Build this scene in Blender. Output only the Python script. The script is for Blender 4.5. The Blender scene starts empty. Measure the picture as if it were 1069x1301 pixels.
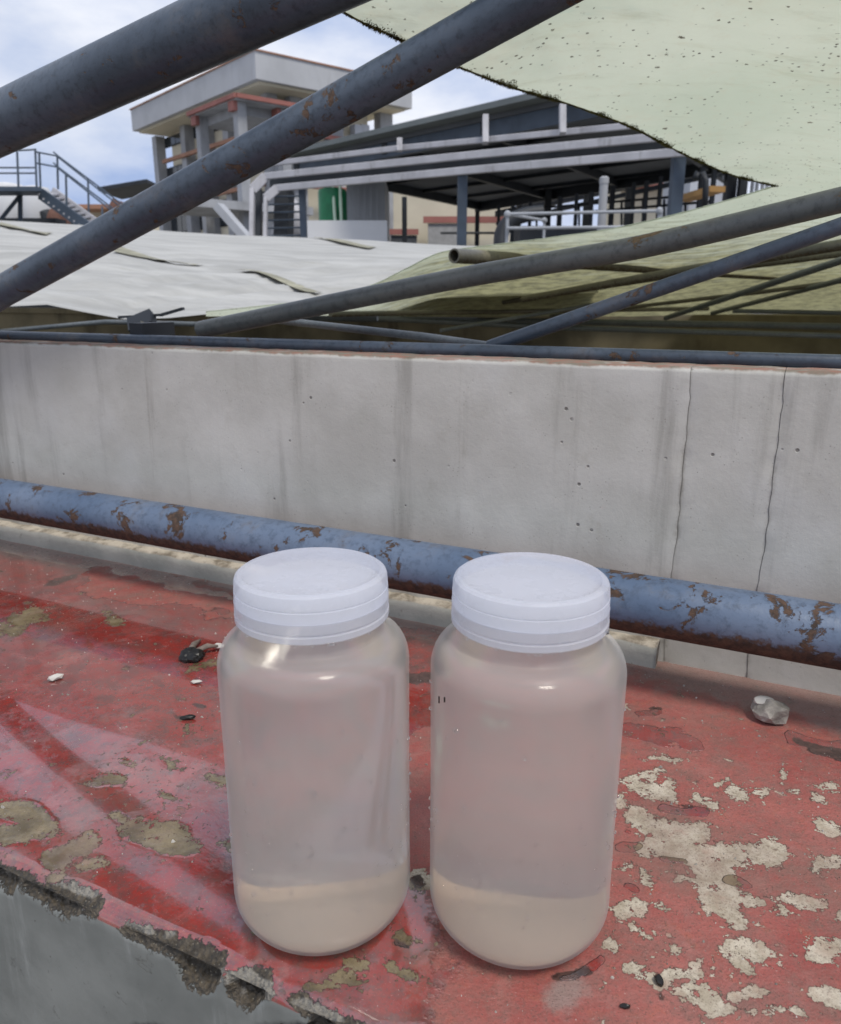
import bpy, math, random
import numpy as np
from mathutils import Vector
R = math.radians
random.seed(4); rng = np.random.default_rng(4)
scn = bpy.context.scene; C = scn.collection

# ------------------------------------------------------------------ camera
F, CX, CY = 985.0, 534.5, 650.5                 # photograph's focal length and centre, in its pixels
TH = math.atan(275 / F)                         # pitch down
EYE = np.array([0, 0, .326])
cam = bpy.data.cameras.new('camera'); co = bpy.data.objects.new('camera', cam); C.objects.link(co)
co.location = EYE; co.rotation_euler = (R(90) - TH, 0, 0)
cam.sensor_fit = 'VERTICAL'; cam.sensor_height = 24; cam.lens = 24 * F / 1301
cam.clip_start = .01; cam.clip_end = 3000
cam.dof.use_dof = True; cam.dof.focus_distance = .5; cam.dof.aperture_fstop = 12
scn.camera = co
# ------------------------------------------------------------------ sky, sun, exposure
SUN_EL, SUN_AZ = 62, 150                        # azimuth clockwise from +Y: behind the camera, to the right
w = bpy.data.worlds.new('World'); scn.world = w; w.use_nodes = True
nt = w.node_tree; nt.nodes.clear()
sky = nt.nodes.new('ShaderNodeTexSky'); sky.sky_type = 'NISHITA'; sky.sun_disc = False
sky.sun_elevation = R(SUN_EL); sky.sun_rotation = R(SUN_AZ); sky.dust_density = 2.0
tc = nt.nodes.new('ShaderNodeTexCoord'); mp = nt.nodes.new('ShaderNodeMapping'); mp.inputs['Scale'].default_value = (1, 1, 2.2)
mp.inputs['Location'].default_value = (3.1, 1.4, .3)
nz = nt.nodes.new('ShaderNodeTexNoise'); nz.inputs['Scale'].default_value = 3.6; nz.inputs['Detail'].default_value = 7; nz.inputs['Roughness'].default_value = .55
cr = nt.nodes.new('ShaderNodeValToRGB'); e = cr.color_ramp.elements
e[0].position = .34; e[0].color = (3.7, 4.8, 7.4, 1); e[1].position = .62; e[1].color = (8.6, 8.9, 9.7, 1)
nz2 = nt.nodes.new('ShaderNodeTexNoise'); nz2.inputs['Scale'].default_value = 1.5; nz2.inputs['Detail'].default_value = 5
cr2 = nt.nodes.new('ShaderNodeValToRGB'); e = cr2.color_ramp.elements
e[0].position = .3; e[0].color = (.72, .72, .72, 1); e[1].position = .55; e[1].color = (1, 1, 1, 1)
mx = nt.nodes.new('ShaderNodeMix'); mx.data_type = 'RGBA'
bg = nt.nodes.new('ShaderNodeBackground'); bg.inputs['Strength'].default_value = .1
wo = nt.nodes.new('ShaderNodeOutputWorld'); L = nt.links.new
L(tc.outputs['Generated'], mp.inputs['Vector']); L(mp.outputs[0], nz.inputs['Vector']); L(mp.outputs[0], nz2.inputs['Vector'])
L(nz.outputs['Fac'], cr.inputs['Fac']); L(nz2.outputs['Fac'], cr2.inputs['Fac'])
L(cr2.outputs['Color'], mx.inputs['Factor']); L(sky.outputs['Color'], mx.inputs['A']); L(cr.outputs['Color'], mx.inputs['B'])
L(mx.outputs['Result'], bg.inputs['Color']); L(bg.outputs[0], wo.inputs['Surface'])
sl = bpy.data.lights.new('sun', 'SUN'); so = bpy.data.objects.new('sun', sl); C.objects.link(so)
sl.energy = 2.3; sl.angle = R(14); sl.color = (1, .94, .84)
so.rotation_euler = Vector((math.sin(R(SUN_AZ)) * math.cos(R(SUN_EL)), math.cos(R(SUN_AZ)) * math.cos(R(SUN_EL)), math.sin(R(SUN_EL)))).to_track_quat('Z', 'Y').to_euler()
so.location = (3, -4, 8)
vs = scn.view_settings; vs.view_transform = 'Standard'; vs.look = 'None'; vs.exposure = .08; vs.gamma = 1; vs.use_curve_mapping = False
scn.cycles.use_denoising = True; scn.cycles.max_bounces = 9; scn.cycles.diffuse_bounces = 4; scn.cycles.glossy_bounces = 3; scn.cycles.transmission_bounces = 7; scn.cycles.transparent_max_bounces = 12
scn.cycles.caustics_refractive = True; scn.cycles.caustics_reflective = False; scn.cycles.sample_clamp_indirect = 8

# ------------------------------------------------------------------ geometry helpers
def ray(x, y):
    X = (x - CX) / F; Y = -(y - CY) / F
    return np.array([X, math.cos(TH) + Y * math.sin(TH), -math.sin(TH) + Y * math.cos(TH)])
def P(x, y, d): return EYE + ray(x, y) * d       # a pixel direction and a distance along the lens axis
def onz(x, y, z):
    r = ray(x, y); return EYE + r * ((z - EYE[2]) / r[2])
def onplane(x, y, p0, n):
    r = ray(x, y); return EYE + r * (((p0 - EYE) @ n) / (r @ n))
def proj(p):
    q = p - EYE; c, s = math.cos(TH), math.sin(TH)
    dep = np.maximum(q[..., 1] * c - q[..., 2] * s, 1e-3); up = q[..., 1] * s + q[..., 2] * c
    return CX + F * q[..., 0] / dep, CY - F * up / dep
A0 = onz(0, 683, 0); U = onz(1069, 893, 0) - A0; U /= np.linalg.norm(U); N = np.array([-U[1], U[0], 0])
def Wp(s, off, z): return A0 + U * s + N * off + np.array([0, 0, z])   # along the wall, across it, up
GZ = -2.6                                        # site ground

def obj(name, verts, faces, mat, parent=None, smooth=False, attrs=None):
    me = bpy.data.meshes.new(name); me.from_pydata([tuple(map(float, v)) for v in verts], [], faces)
    if mat: me.materials.append(mat)
    if smooth: me.polygons.foreach_set('use_smooth', [True] * len(me.polygons))
    if attrs:
        for k, a in attrs.items():
            at = me.attributes.new(k, 'FLOAT', 'POINT'); at.data.foreach_set('value', np.asarray(a, dtype=np.float32).ravel())
    me.update(); o = bpy.data.objects.new(name, me); C.objects.link(o)
    if parent:
        o.parent = parent; o.matrix_parent_inverse = parent.matrix_world.inverted() if False else o.matrix_parent_inverse
        lo = Vector(parent['_w']) if '_w' in parent else Vector((0, 0, 0))
        me.transform(__import__('mathutils').Matrix.Translation(-lo)); o['_w'] = tuple(lo)
    return o
def tag(o, label, cat, group=None, kind=None):
    if label: o['label'] = label
    if cat: o['category'] = cat
    if group: o['group'] = group
    if kind: o['kind'] = kind
    return o
def thing(name, label, cat, loc=(0, 0, 0), group=None):
    o = bpy.data.objects.new(name, None); C.objects.link(o); o.location = tuple(map(float, loc)); o['_w'] = tuple(map(float, loc))
    o.empty_display_size = .1
    return tag(o, label, cat, group)
def top(o, label, cat, group=None):              # a one-mesh thing: put its origin at its own base
    me = o.data; v = np.empty(len(me.vertices) * 3); me.vertices.foreach_get('co', v); v = v.reshape(-1, 3)
    c = (v.min(0) + v.max(0)) / 2; c[2] = v[:, 2].min()
    me.transform(__import__('mathutils').Matrix.Translation(-Vector(c))); o.location = c
    return tag(o, label, cat, group)
class MB:
    def __init__(s): s.v = []; s.f = []
    def add(s, v, f):
        k = len(s.v); s.v += [tuple(map(float, q)) for q in v]; s.f += [tuple(i + k for i in q) for q in f]; return s
    def box(s, o, ax, ay, az, bev=0):            # corner o and three edge vectors
        o, ax, ay, az = map(np.asarray, (o, ax, ay, az))
        if bev <= 0:
            v = [o + ax * i + ay * j + az * k for k in (0, 1) for j in (0, 1) for i in (0, 1)]
            f = [(0, 2, 3, 1), (4, 5, 7, 6), (0, 1, 5, 4), (2, 6, 7, 3), (0, 4, 6, 2), (1, 3, 7, 5)]
            if np.dot(np.cross(ax, ay), az) < 0: f = [q[::-1] for q in f]
            return s.add(v, f)
        la, lb = np.linalg.norm(ax), np.linalg.norm(ay); a, b = min(bev / la, .45), min(bev / lb, .45)
        ring = [(a, 0), (1 - a, 0), (1, b), (1, 1 - b), (1 - a, 1), (a, 1), (0, 1 - b), (0, b)]
        v = [o + ax * p + ay * q + az * k for k in (0, 1) for p, q in ring]
        f = [tuple(range(7, -1, -1)), tuple(range(8, 16))] + [(i, (i + 1) % 8, 8 + (i + 1) % 8, 8 + i) for i in range(8)]
        if np.dot(np.cross(ax, ay), az) < 0: f = [q[::-1] for q in f]
        return s.add(v, f)
    def beam(s, a, b, wd, ht, up=(0, 0, 1), bev=0):   # rectangular bar from a to b
        a, b = np.asarray(a, float), np.asarray(b, float); d = b - a; d1 = d / np.linalg.norm(d)
        up = np.asarray(up, float)
        if abs(d1 @ up) > .99: up = np.array([0, 1., 0])
        x = np.cross(d1, up); x /= np.linalg.norm(x); y = np.cross(x, d1)
        return s.box(a - x * wd / 2 - y * ht / 2, x * wd, y * ht, d, bev)
    def tube(s, pts, r, n=20, cap=True, wob=0, hollow=0):
        pts = [np.asarray(p, float) for p in pts]; m = len(pts); k = len(s.v); rr = r if hasattr(r, '__len__') else [r] * m
        t0 = pts[1] - pts[0]; t0 /= np.linalg.norm(t0); ref = np.array([0, 0, 1.]) if abs(t0[2]) < .9 else np.array([1., 0, 0])
        for i in range(m):
            t = pts[min(i + 1, m - 1)] - pts[max(i - 1, 0)]; t /= np.linalg.norm(t)
            x = np.cross(ref, t); x /= np.linalg.norm(x); y = np.cross(t, x)
            for j in range(n):
                a = 2 * math.pi * j / n; q = rr[i] * (1 + wob * random.uniform(-1, 1))
                s.v.append(tuple(pts[i] + (x * math.cos(a) + y * math.sin(a)) * q))
        for i in range(m - 1):
            for j in range(n): s.f.append((k + i * n + j, k + i * n + (j + 1) % n, k + (i + 1) * n + (j + 1) % n, k + (i + 1) * n + j))
        if cap:
            if hollow:                            # open end: a wall thickness and a bore
                t = pts[1] - pts[0]; t /= np.linalg.norm(t); b = len(s.v)
                for dz, q in ((0, hollow), (r * 4, hollow)):
                    for j in range(n):
                        o = np.array(s.v[k + j]) - pts[0]; s.v.append(tuple(pts[0] + o * q + t * dz))
                for j in range(n):
                    h = (j + 1) % n
                    s.f.append((k + h, k + j, b + j, b + h)); s.f.append((b + h, b + j, b + n + j, b + n + h))
                s.f.append(tuple(b + n + j for j in range(n))[::-1])
            else: s.f.append(tuple(k + j for j in range(n))[::-1])
            s.f.append(tuple(k + (m - 1) * n + j for j in range(n)))
        return s
    def lathe(s, prof, c, n=96, axis=2):
        k = len(s.v); m = len(prof)
        for r, z in prof:
            for j in range(n):
                a = 2 * math.pi * j / n; s.v.append((c[0] + r * math.cos(a), c[1] + r * math.sin(a), c[2] + z))
        for i in range(m - 1):
            for j in range(n):
                h = (j + 1) % n; s.f.append((k + i * n + j, k + i * n + h, k + (i + 1) * n + h, k + (i + 1) * n + j))
        s.f.append(tuple(k + j for j in range(n))[::-1]); s.f.append(tuple(k + (m - 1) * n + j for j in range(n)))
        return s
    def build(s, name, mat, parent=None, smooth=False): return obj(name, s.v, s.f, mat, parent, smooth)
def autosmooth(o, ang=35):
    me = o.data; me.polygons.foreach_set('use_smooth', [True] * len(me.polygons))
    import bmesh
    bm = bmesh.new(); bm.from_mesh(me)
    for ed in bm.edges:
        if len(ed.link_faces) == 2 and ed.calc_face_angle(0) > R(ang): ed.smooth = False
    bm.to_mesh(me); bm.free(); return o
def resample(pts, n):
    pts = np.asarray(pts, float); d = np.r_[0, np.cumsum(np.linalg.norm(np.diff(pts, axis=0), axis=1))]; t = np.linspace(0, d[-1], n)
    return np.stack([np.interp(t, d, pts[:, i]) for i in range(pts.shape[1])], 1)
def spline(pts, n):                               # Catmull-Rom through the points
    p = np.asarray(pts, float); p = np.vstack([2 * p[0] - p[1], p, 2 * p[-1] - p[-2]]); out = []
    m = len(p) - 3
    for t in np.linspace(0, m - 1e-9, n):
        i = int(t); u = t - i; a, b, c, d = p[i:i + 4]
        out.append(.5 * (2 * b + (c - a) * u + (2 * a - 5 * b + 4 * c - d) * u * u + (3 * b - a - 3 * c + d) * u ** 3))
    return np.array(out)
_lat = rng.random((256, 256))
def vnoise(x, y):
    xi = np.floor(x).astype(int); yi = np.floor(y).astype(int); u = x - xi; v = y - yi; u = u * u * (3 - 2 * u); v = v * v * (3 - 2 * v)
    g = lambda a, b: _lat[a % 256, b % 256]
    return (g(xi, yi) * (1 - u) + g(xi + 1, yi) * u) * (1 - v) + (g(xi, yi + 1) * (1 - u) + g(xi + 1, yi + 1) * u) * v
def fbm(x, y, sc, oc=4):
    r = 0; a = .5; x = x * sc + 17.3; y = y * sc + 5.1
    for _ in range(oc): r = r + a * (vnoise(x, y) - .5); x = x * 2.03 + 9.1; y = y * 2.03 + 3.7; a *= .5
    return r
def caps(X, Y, segs):                             # signed distance (px, + inside) to a set of tapered capsules
    best = np.full(X.shape, -60.)
    for (x0, y0, x1, y1, r) in segs:
        dx, dy = x1 - x0, y1 - y0; t = np.clip(((X - x0) * dx + (Y - y0) * dy) / max(dx * dx + dy * dy, 1e-6), 0, 1)
        best = np.maximum(best, r - np.hypot(X - x0 - t * dx, (Y - y0 - t * dy) * 1.5))
    return best
def poly(X, Y, pts):
    best = np.full(X.shape, 1e9); ins = np.zeros(X.shape, bool); n = len(pts)
    for i in range(n):
        (x0, y0), (x1, y1) = pts[i], pts[(i + 1) % n]; dx, dy = x1 - x0, y1 - y0
        t = np.clip(((X - x0) * dx + (Y - y0) * dy) / (dx * dx + dy * dy), 0, 1)
        best = np.minimum(best, np.hypot(X - x0 - t * dx, Y - y0 - t * dy))
        if y0 != y1: ins ^= ((y0 > Y) != (y1 > Y)) & (X < (x1 - x0) * (Y - y0) / (y1 - y0) + x0)
    return np.where(ins, best, -best)

# ------------------------------------------------------------------ material helpers
class M:
    def __init__(s, name, rough=.6, spec=.5, metal=0.):
        s.m = bpy.data.materials.new(name); s.m.use_nodes = True; s.t = s.m.node_tree; s.b = s.t.nodes['Principled BSDF']; s.out = s.t.nodes['Material Output']
        s.b.inputs['Roughness'].default_value = rough; s.b.inputs['Specular IOR Level'].default_value = spec; s.b.inputs['Metallic'].default_value = metal
        s.tc = s.t.nodes.new('ShaderNodeTexCoord'); s.geo = s.t.nodes.new('ShaderNodeNewGeometry')
    def L(s, a, b): s.t.links.new(a, b)
    def put(s, inp, v):
        if hasattr(v, 'is_output'): s.L(v, inp)
        elif isinstance(v, (tuple, list)): inp.default_value = tuple(v) + ((1,) if len(v) == 3 and len(inp.default_value) == 4 else ())
        else: inp.default_value = v
    def noise(s, scale, detail=5, rough=.55, stretch=None, dist=0, world=True):
        n = s.t.nodes.new('ShaderNodeTexNoise'); n.inputs['Scale'].default_value = scale; n.inputs['Detail'].default_value = detail
        n.inputs['Roughness'].default_value = rough; n.inputs['Distortion'].default_value = dist
        src = s.geo.outputs['Position'] if world else s.tc.outputs['Object']
        if stretch:
            mp = s.t.nodes.new('ShaderNodeMapping'); mp.inputs['Scale'].default_value = stretch; mp.inputs['Rotation'].default_value = (0, 0, R(26)); s.L(src, mp.inputs['Vector']); src = mp.outputs[0]
        s.L(src, n.inputs['Vector']); return n.outputs['Fac']
    def voro(s, scale, feature='F1', rnd=1.):
        n = s.t.nodes.new('ShaderNodeTexVoronoi'); n.feature = feature; n.inputs['Scale'].default_value = scale; n.inputs['Randomness'].default_value = rnd
        s.L(s.geo.outputs['Position'], n.inputs['Vector']); return n.outputs['Distance']
    def math(s, op, a, b=0., c=None, clamp=False):
        n = s.t.nodes.new('ShaderNodeMath'); n.operation = op; n.use_clamp = clamp; s.put(n.inputs[0], a); s.put(n.inputs[1], b)
        if c is not None: s.put(n.inputs[2], c)
        return n.outputs[0]
    def step(s, v, lo, hi, a=0., b=1.):
        n = s.t.nodes.new('ShaderNodeMapRange'); n.interpolation_type = 'SMOOTHSTEP'; s.put(n.inputs[0], v)
        for i, q in enumerate((lo, hi, a, b)): n.inputs[i + 1].default_value = q
        return n.outputs[0]
    def mix(s, f, a, b, mode='MIX'):
        n = s.t.nodes.new('ShaderNodeMix'); n.data_type = 'RGBA'; n.blend_type = mode; s.put(n.inputs['Factor'], f); s.put(n.inputs['A'], a); s.put(n.inputs['B'], b); return n.outputs['Result']
    def lerp(s, f, a, b):
        n = s.t.nodes.new('ShaderNodeMix'); n.data_type = 'FLOAT'; s.put(n.inputs[0], f); s.put(n.inputs[2], a); s.put(n.inputs[3], b); return n.outputs[0]
    def attr(s, name):
        n = s.t.nodes.new('ShaderNodeAttribute'); n.attribute_name = name; return n.outputs['Fac']
    def sep(s, v=None):
        n = s.t.nodes.new('ShaderNodeSeparateXYZ'); s.L(v or s.geo.outputs['Position'], n.inputs[0]); return n.outputs
    def bump(s, h, strength=.5, dist=.001, prev=None):
        n = s.t.nodes.new('ShaderNodeBump'); n.inputs['Strength'].default_value = strength; n.inputs['Distance'].default_value = dist; s.put(n.inputs['Height'], h)
        if prev is not None: s.L(prev, n.inputs['Normal'])
        return n.outputs[0]
    def set(s, **k):
        for a, v in k.items(): s.put(s.b.inputs[{'color': 'Base Color', 'rough': 'Roughness', 'normal': 'Normal'}.get(a, a)], v)
        return s
def plain(name, col, rough=.6, var=.25, scale=3., metal=0., bscale=None, dirt=None):
    m = M(name, rough, .4, metal); n = m.noise(scale, 6); dk = tuple(c * (1 - var) for c in col); lt = tuple(min(c * (1 + var), 1) for c in col)
    c = m.mix(m.step(n, .3, .7), dk, lt)
    if dirt: c = m.mix(m.step(m.noise(scale * 2.3, 8, .7, (1, 1, .25)), .52, .72, 0, .7), c, dirt)
    m.set(color=c)
    if bscale: m.set(normal=m.bump(m.noise(bscale, 6, .6), .35, .02))
    return m.m

# ---- wall
m = M('wall_plaster', .75, .3); z = m.sep()[2]
n1 = m.noise(7, 7, .6); base = m.mix(m.step(n1, .3, .7), (.455, .445, .405), (.59, .58, .54))
drip = m.noise(15, 6, .65, (1, 1, .09)); base = m.mix(m.step(drip, .53, .68, 0, .5), base, (.22, .21, .185))
base = m.mix(m.math('MULTIPLY', m.step(m.noise(7, 4, .5, (1, 1, .05)), .6, .75, 0, .4), m.step(z, .05, .2)), base, (.3, .28, .24))
d2 = m.noise(38, 6, .7, (1, 1, .05)); base = m.mix(m.math('MULTIPLY', m.step(d2, .58, .7), m.step(m.noise(6, 4), .45, .65, 0, .38)), base, (.2, .18, .15)); jt = m.attr('joint'); base = m.mix(m.step(m.math('ADD', jt, m.math('MULTIPLY', m.math('SUBTRACT', m.noise(70, 7, .7), .5), 1.3)), .45, .95, 0, .5), base, (.2, .18, .145))
pit = m.math('MULTIPLY', m.step(m.voro(50), .1, .05), m.step(m.noise(18, 3), .5, .6)); base = m.mix(m.math('MULTIPLY', pit, .8), base, (.12, .11, .1))
gr = m.step(m.math('ADD', m.noise(9, 5, .6), m.step(z, -.02, .09, .25, 0)), .62, .8, 0, .4); base = m.mix(gr, base, (.33, .34, .29))
edge = m.step(m.math('ADD', m.math('MULTIPLY', m.math('SUBTRACT', z, .2655), 160), m.math('MULTIPLY', m.math('SUBTRACT', m.noise(35, 6, .7), .5), 1.3)), .1, .5)
base = m.mix(m.math('MULTIPLY', edge, .85), base, m.mix(m.step(m.noise(60, 4), .4, .6), (.24, .1, .06), (.16, .13, .09)))
pore = m.step(m.voro(260), .2, .08); pore = m.math('MULTIPLY', pore, m.step(m.noise(40, 3), .52, .62)); base = m.mix(m.math('MULTIPLY', pore, .6), base, (.2, .19, .16)); base = m.mix(m.step(m.noise(34, 8, .7), .56, .74, 0, .35), base, (.36, .34, .29)); base = m.mix(m.step(m.noise(4, 5, .6), .52, .7, 0, .4), base, (.6, .6, .59)); nb = m.bump(m.noise(14, 8, .6), .22, .005); nb = m.bump(m.noise(300, 5, .65), .35, .0006, nb); m.set(color=base, normal=m.bump(m.math('SUBTRACT', 1, pit), .6, .0015, nb)); M_wall = m.m
# ---- kerb strip
m = M('kerb_cement', .8, .3); c = m.mix(m.step(m.noise(14, 6), .35, .65), (.33, .34, .31), (.44, .44, .4)); nz_ = m.sep(m.geo.outputs['Normal'])[2]
tp = m.mix(m.step(m.noise(45, 6, .7), .4, .66), (.52, .47, .39), (.2, .17, .13)); c = m.mix(m.step(nz_, .5, .8), c, tp)
c = m.mix(m.step(m.noise(60, 6, .7), .6, .74, 0, .6), c, (.14, .13, .1)); m.set(color=c, normal=m.bump(m.noise(150, 6, .7), .5, .002)); M_kerb = m.m
# ---- ledge: painted top, broken nosing, plain front
m = M('ledge_paint', .5, .5)
chip, wet, rgh, face, dust = (m.attr(k) for k in ('chip', 'wet', 'rough', 'face', 'dust')); muck, pale = m.attr('muck'), m.attr('pale')
nA = m.noise(42, 8, .65); nB = m.noise(170, 7, .7); nC = m.noise(11, 6, .6); nD = m.noise(75, 6, .65)
wm = m.step(m.math('ADD', wet, m.math('ADD', m.math('MULTIPLY', m.math('SUBTRACT', nC, .5), 1.1), m.math('MULTIPLY', m.math('SUBTRACT', nA, .5), .8))), .42, .56)
wm2 = m.step(m.math('ADD', wet, m.math('MULTIPLY', m.math('SUBTRACT', nA, .5), .9)), .55, .62)
edgen = m.math('ADD', m.math('MULTIPLY', m.math('SUBTRACT', nA, .5), 2.2), m.math('ADD', m.math('MULTIPLY', m.math('SUBTRACT', nB, .5), 3.6), m.math('MULTIPLY', m.math('SUBTRACT', m.noise(520, 4, .7), .5), 1.2)))
cm = m.math('MULTIPLY', m.step(m.math('ADD', chip, edgen), -.06, .06), m.math('SUBTRACT', 1, m.step(m.noise(88, 8, .72), .6, .62)))
small = m.math('MULTIPLY', m.step(m.noise(66, 8, .68, dist=.5), .635, .65), m.step(nC, .38, .56))
tiny = m.step(m.noise(210, 3, .6), .73, .75)
fld = m.math('ADD', chip, edgen); rim = m.math('MULTIPLY', m.step(fld, -.42, -.08), m.step(fld, .3, .06)); fleck = m.math('MULTIPLY', m.step(m.noise(150, 6, .7), .6, .62), m.step(chip, -2.6, -.4))
cm = m.math('MAXIMUM', m.math('MAXIMUM', m.math('MAXIMUM', cm, fleck), small), m.math('MULTIPLY', tiny, .8))
dry = m.mix(m.step(nC, .3, .7), (.30, .07, .06), (.37, .125, .105)); dry = m.mix(m.step(nA, .45, .7, 0, .6), dry, (.30, .15, .13)); dry = m.mix(m.step(nD, .52, .72, 0, .5), dry, (.40, .12, .07))
dry = m.mix(m.step(nB, .52, .75, 0, .55), dry, (.27, .16, .14)); dry = m.mix(m.step(m.noise(420, 4, .7), .55, .75, 0, .4), dry, (.17, .09, .075))
wetc = m.mix(m.step(nC, .3, .7), (.235, .022, .017), (.305, .042, .033)); wetc = m.mix(m.step(m.noise(24, 8, .68), .46, .64, 0, .5), wetc, (.30, .095, .085)); wetc = m.mix(m.step(nD, .52, .66, 0, .65), wetc, (.14, .05, .045)); wetc = m.mix(m.step(m.noise(95, 8, .74), .52, .66, 0, .7), wetc, (.135, .085, .08)); wetc = m.mix(m.step(nA, .58, .7, 0, .5), wetc, (.34, .16, .15))
paint = m.mix(wm, dry, wetc)
conc = m.mix(m.step(nD, .35, .65), (.38, .325, .245), (.55, .49, .395)); conc = m.mix(m.step(nB, .54, .7, 0, .6), conc, (.26, .21, .15)); conc = m.mix(m.step(nA, .5, .66, 0, .5), conc, (.36, .25, .19))
concw = m.mix(m.step(nA, .35, .65), (.095, .07, .03), (.23, .18, .10)); concw = m.mix(m.step(nB, .55, .7, 0, .7), concw, (.05, .04, .025))
mott = m.noise(33, 10, .78); paint = m.mix(m.step(mott, .45, .62, 0, .72), paint, m.mix(wm, (.22, .115, .095), (.12, .055, .05))); paint = m.mix(m.step(m.noise(19, 9, .75, dist=1.), .55, .68, 0, .5), paint, m.mix(wm, (.43, .17, .145), (.34, .13, .12)))
col = m.mix(cm, paint, m.mix(wm, conc, concw)); col = m.mix(m.math('MULTIPLY', rim, .12), col, (.14, .08, .06))
du = m.step(m.math('ADD', dust, m.math('MULTIPLY', m.math('SUBTRACT', nA, .5), 1.2)), .35, .75, 0, .75); col = m.mix(du, col, m.mix(nB, (.22, .15, .13), (.34, .27, .24)))
col = m.mix(m.math('MULTIPLY', m.step(nB, .64, .72), .75), col, (.12, .07, .055)); fine = m.noise(900, 3, .7); col = m.mix(m.step(fine, .54, .68, 0, .6), col, (.09, .06, .05)); g2 = m.noise(330, 5, .75); col = m.mix(m.step(g2, .54, .7, 0, .55), col, (.13, .085, .07)); col = m.mix(m.math('MULTIPLY', m.step(fine, .36, .26), .45), col, (.62, .5, .46)); st_ = m.noise(8, 8, .7, dist=.8); col = m.mix(m.step(st_, .5, .68, 0, .5), col, (.19, .12, .095)); col = m.mix(m.step(m.noise(13, 8, .72), .55, .7, 0, .35), col, (.42, .18, .15))
fn = m.noise(16, 7, .62); fcol = m.mix(m.step(fn, .3, .7), (.13, .138, .13), (.21, .217, .205)); fcol = m.mix(m.step(m.noise(30, 7, .7, (1, 1, .15)), .55, .75, 0, .6), fcol, (.36, .37, .36))
fcol = m.mix(m.step(m.noise(120, 4, .6), .68, .74), fcol, (.07, .07, .06))
col = m.mix(m.step(face, .4, .6), col, fcol)
rm = m.step(m.math('ADD', rgh, m.math('MULTIPLY', edgen, .8)), -.08, .08)
ag = m.voro(330); rcol = m.mix(m.step(nB, .36, .66), (.04, .03, .018), (.14, .11, .072)); rcol = m.mix(m.step(ag, .22, .1, 0, .7), rcol, (.33, .29, .22)); rcol = m.mix(m.step(nA, .6, .72, 0, .8), rcol, (.42, .39, .34))
rcol = m.mix(m.step(m.math('ADD', pale, m.math('MULTIPLY', m.math('SUBTRACT', nA, .5), 1.2)), -.1, .4, 0, .85), rcol, m.mix(nB, (.22, .195, .155), (.52, .49, .43)))
col = m.mix(rm, col, rcol); mk = m.step(m.math('ADD', muck, m.math('MULTIPLY', edgen, .6)), -.1, .35, 0, .92); col = m.mix(mk, col, m.mix(m.step(nB, .4, .6), (.018, .011, .009), (.075, .04, .033)))
mat_ = m.math('MAXIMUM', m.math('MAXIMUM', cm, rm), m.step(face, .4, .6))
ro = m.lerp(wm, m.lerp(cm, .52, .85), m.lerp(cm, .02, .16)); ro = m.lerp(rm, ro, .8); ro = m.lerp(m.step(face, .4, .6), ro, .6); ro = m.math('MAXIMUM', ro, m.math('MULTIPLY', du, .45))
h = m.math('ADD', m.math('MULTIPLY', m.math('SUBTRACT', 1, cm), .5), m.math('MULTIPLY', nB, m.lerp(wm, .45, .015)))
h = m.math('ADD', h, m.math('MULTIPLY', m.math('MULTIPLY', rm, m.math('ADD', nB, ag)), 2.2))
lift = m.step(m.noise(15, 7, .7, dist=.7), .5, .6, .035, .3); nb = m.bump(m.math('ADD', m.math('MULTIPLY', nD, m.lerp(wm, 1, lift)), m.math('MULTIPLY', g2, m.lerp(wm, .8, m.math('MULTIPLY', lift, .3)))), .35, .0016); nb = m.bump(h, 1., .0026, nb); m.set(color=col, rough=ro, normal=nb); m.put(m.b.inputs['Specular IOR Level'], m.lerp(wm, .4, 1.)); m.put(m.b.inputs['Coat Weight'], m.math('MULTIPLY', wm, m.math('SUBTRACT', 1, mat_))); m.b.inputs['Coat Roughness'].default_value = .03; m.b.inputs['Coat IOR'].default_value = 1.5; M_ledge = m.m
# ---- pipes
def pipe_mat(name, paint, paint2, amount, under=0., rust=((.09, .035, .02), (.2, .085, .05))):
    m = M(name, .45, .5); a = m.noise(26, 9, .66, dist=.5); b = m.noise(130, 6, .7); nzz = m.sep(m.geo.outputs['Normal'])[2]
    c = m.mix(m.step(m.noise(9, 6), .3, .7), paint, paint2); c = m.mix(m.step(b, .45, .7, 0, .6), c, tuple(x * .5 for x in paint)); c = m.mix(m.step(m.noise(18, 9, .75), .52, .7, 0, .45), c, (.13, .11, .095))
    f = m.math('ADD', a, m.math('MULTIPLY', m.math('SUBTRACT', b, .5), .22))
    r = m.step(f, amount, amount + .035)
    if under: r = m.math('MAXIMUM', r, m.step(m.math('ADD', m.math('ADD', m.math('MULTIPLY', m.math('SUBTRACT', m.noise(60, 8, .7), .5), 2.), m.math('MULTIPLY', m.math('SUBTRACT', b, .5), 1.6)), m.step(nzz, .35, -.8, -.9, .9 * under)), -.15, .45))     # rust and worn paint on the underside, its shadow also darkened into the colour
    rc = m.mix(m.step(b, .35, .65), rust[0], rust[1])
    m.set(color=m.mix(r, c, rc), rough=m.lerp(r, .4, .85), normal=m.bump(m.math('ADD', m.math('MULTIPLY', r, m.math('SUBTRACT', b, 1.2)), m.math('ADD', m.math('MULTIPLY', b, .35), m.math('MULTIPLY', m.noise(40, 4), .4))), .7, .0015)); return m.m
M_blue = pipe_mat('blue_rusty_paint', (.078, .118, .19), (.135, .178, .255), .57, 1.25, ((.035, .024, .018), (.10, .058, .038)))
M_grey = pipe_mat('weathered_grey_paint', (.042, .058, .082), (.085, .11, .145), .605, 0., ((.04, .028, .022), (.12, .075, .05)))
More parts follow.
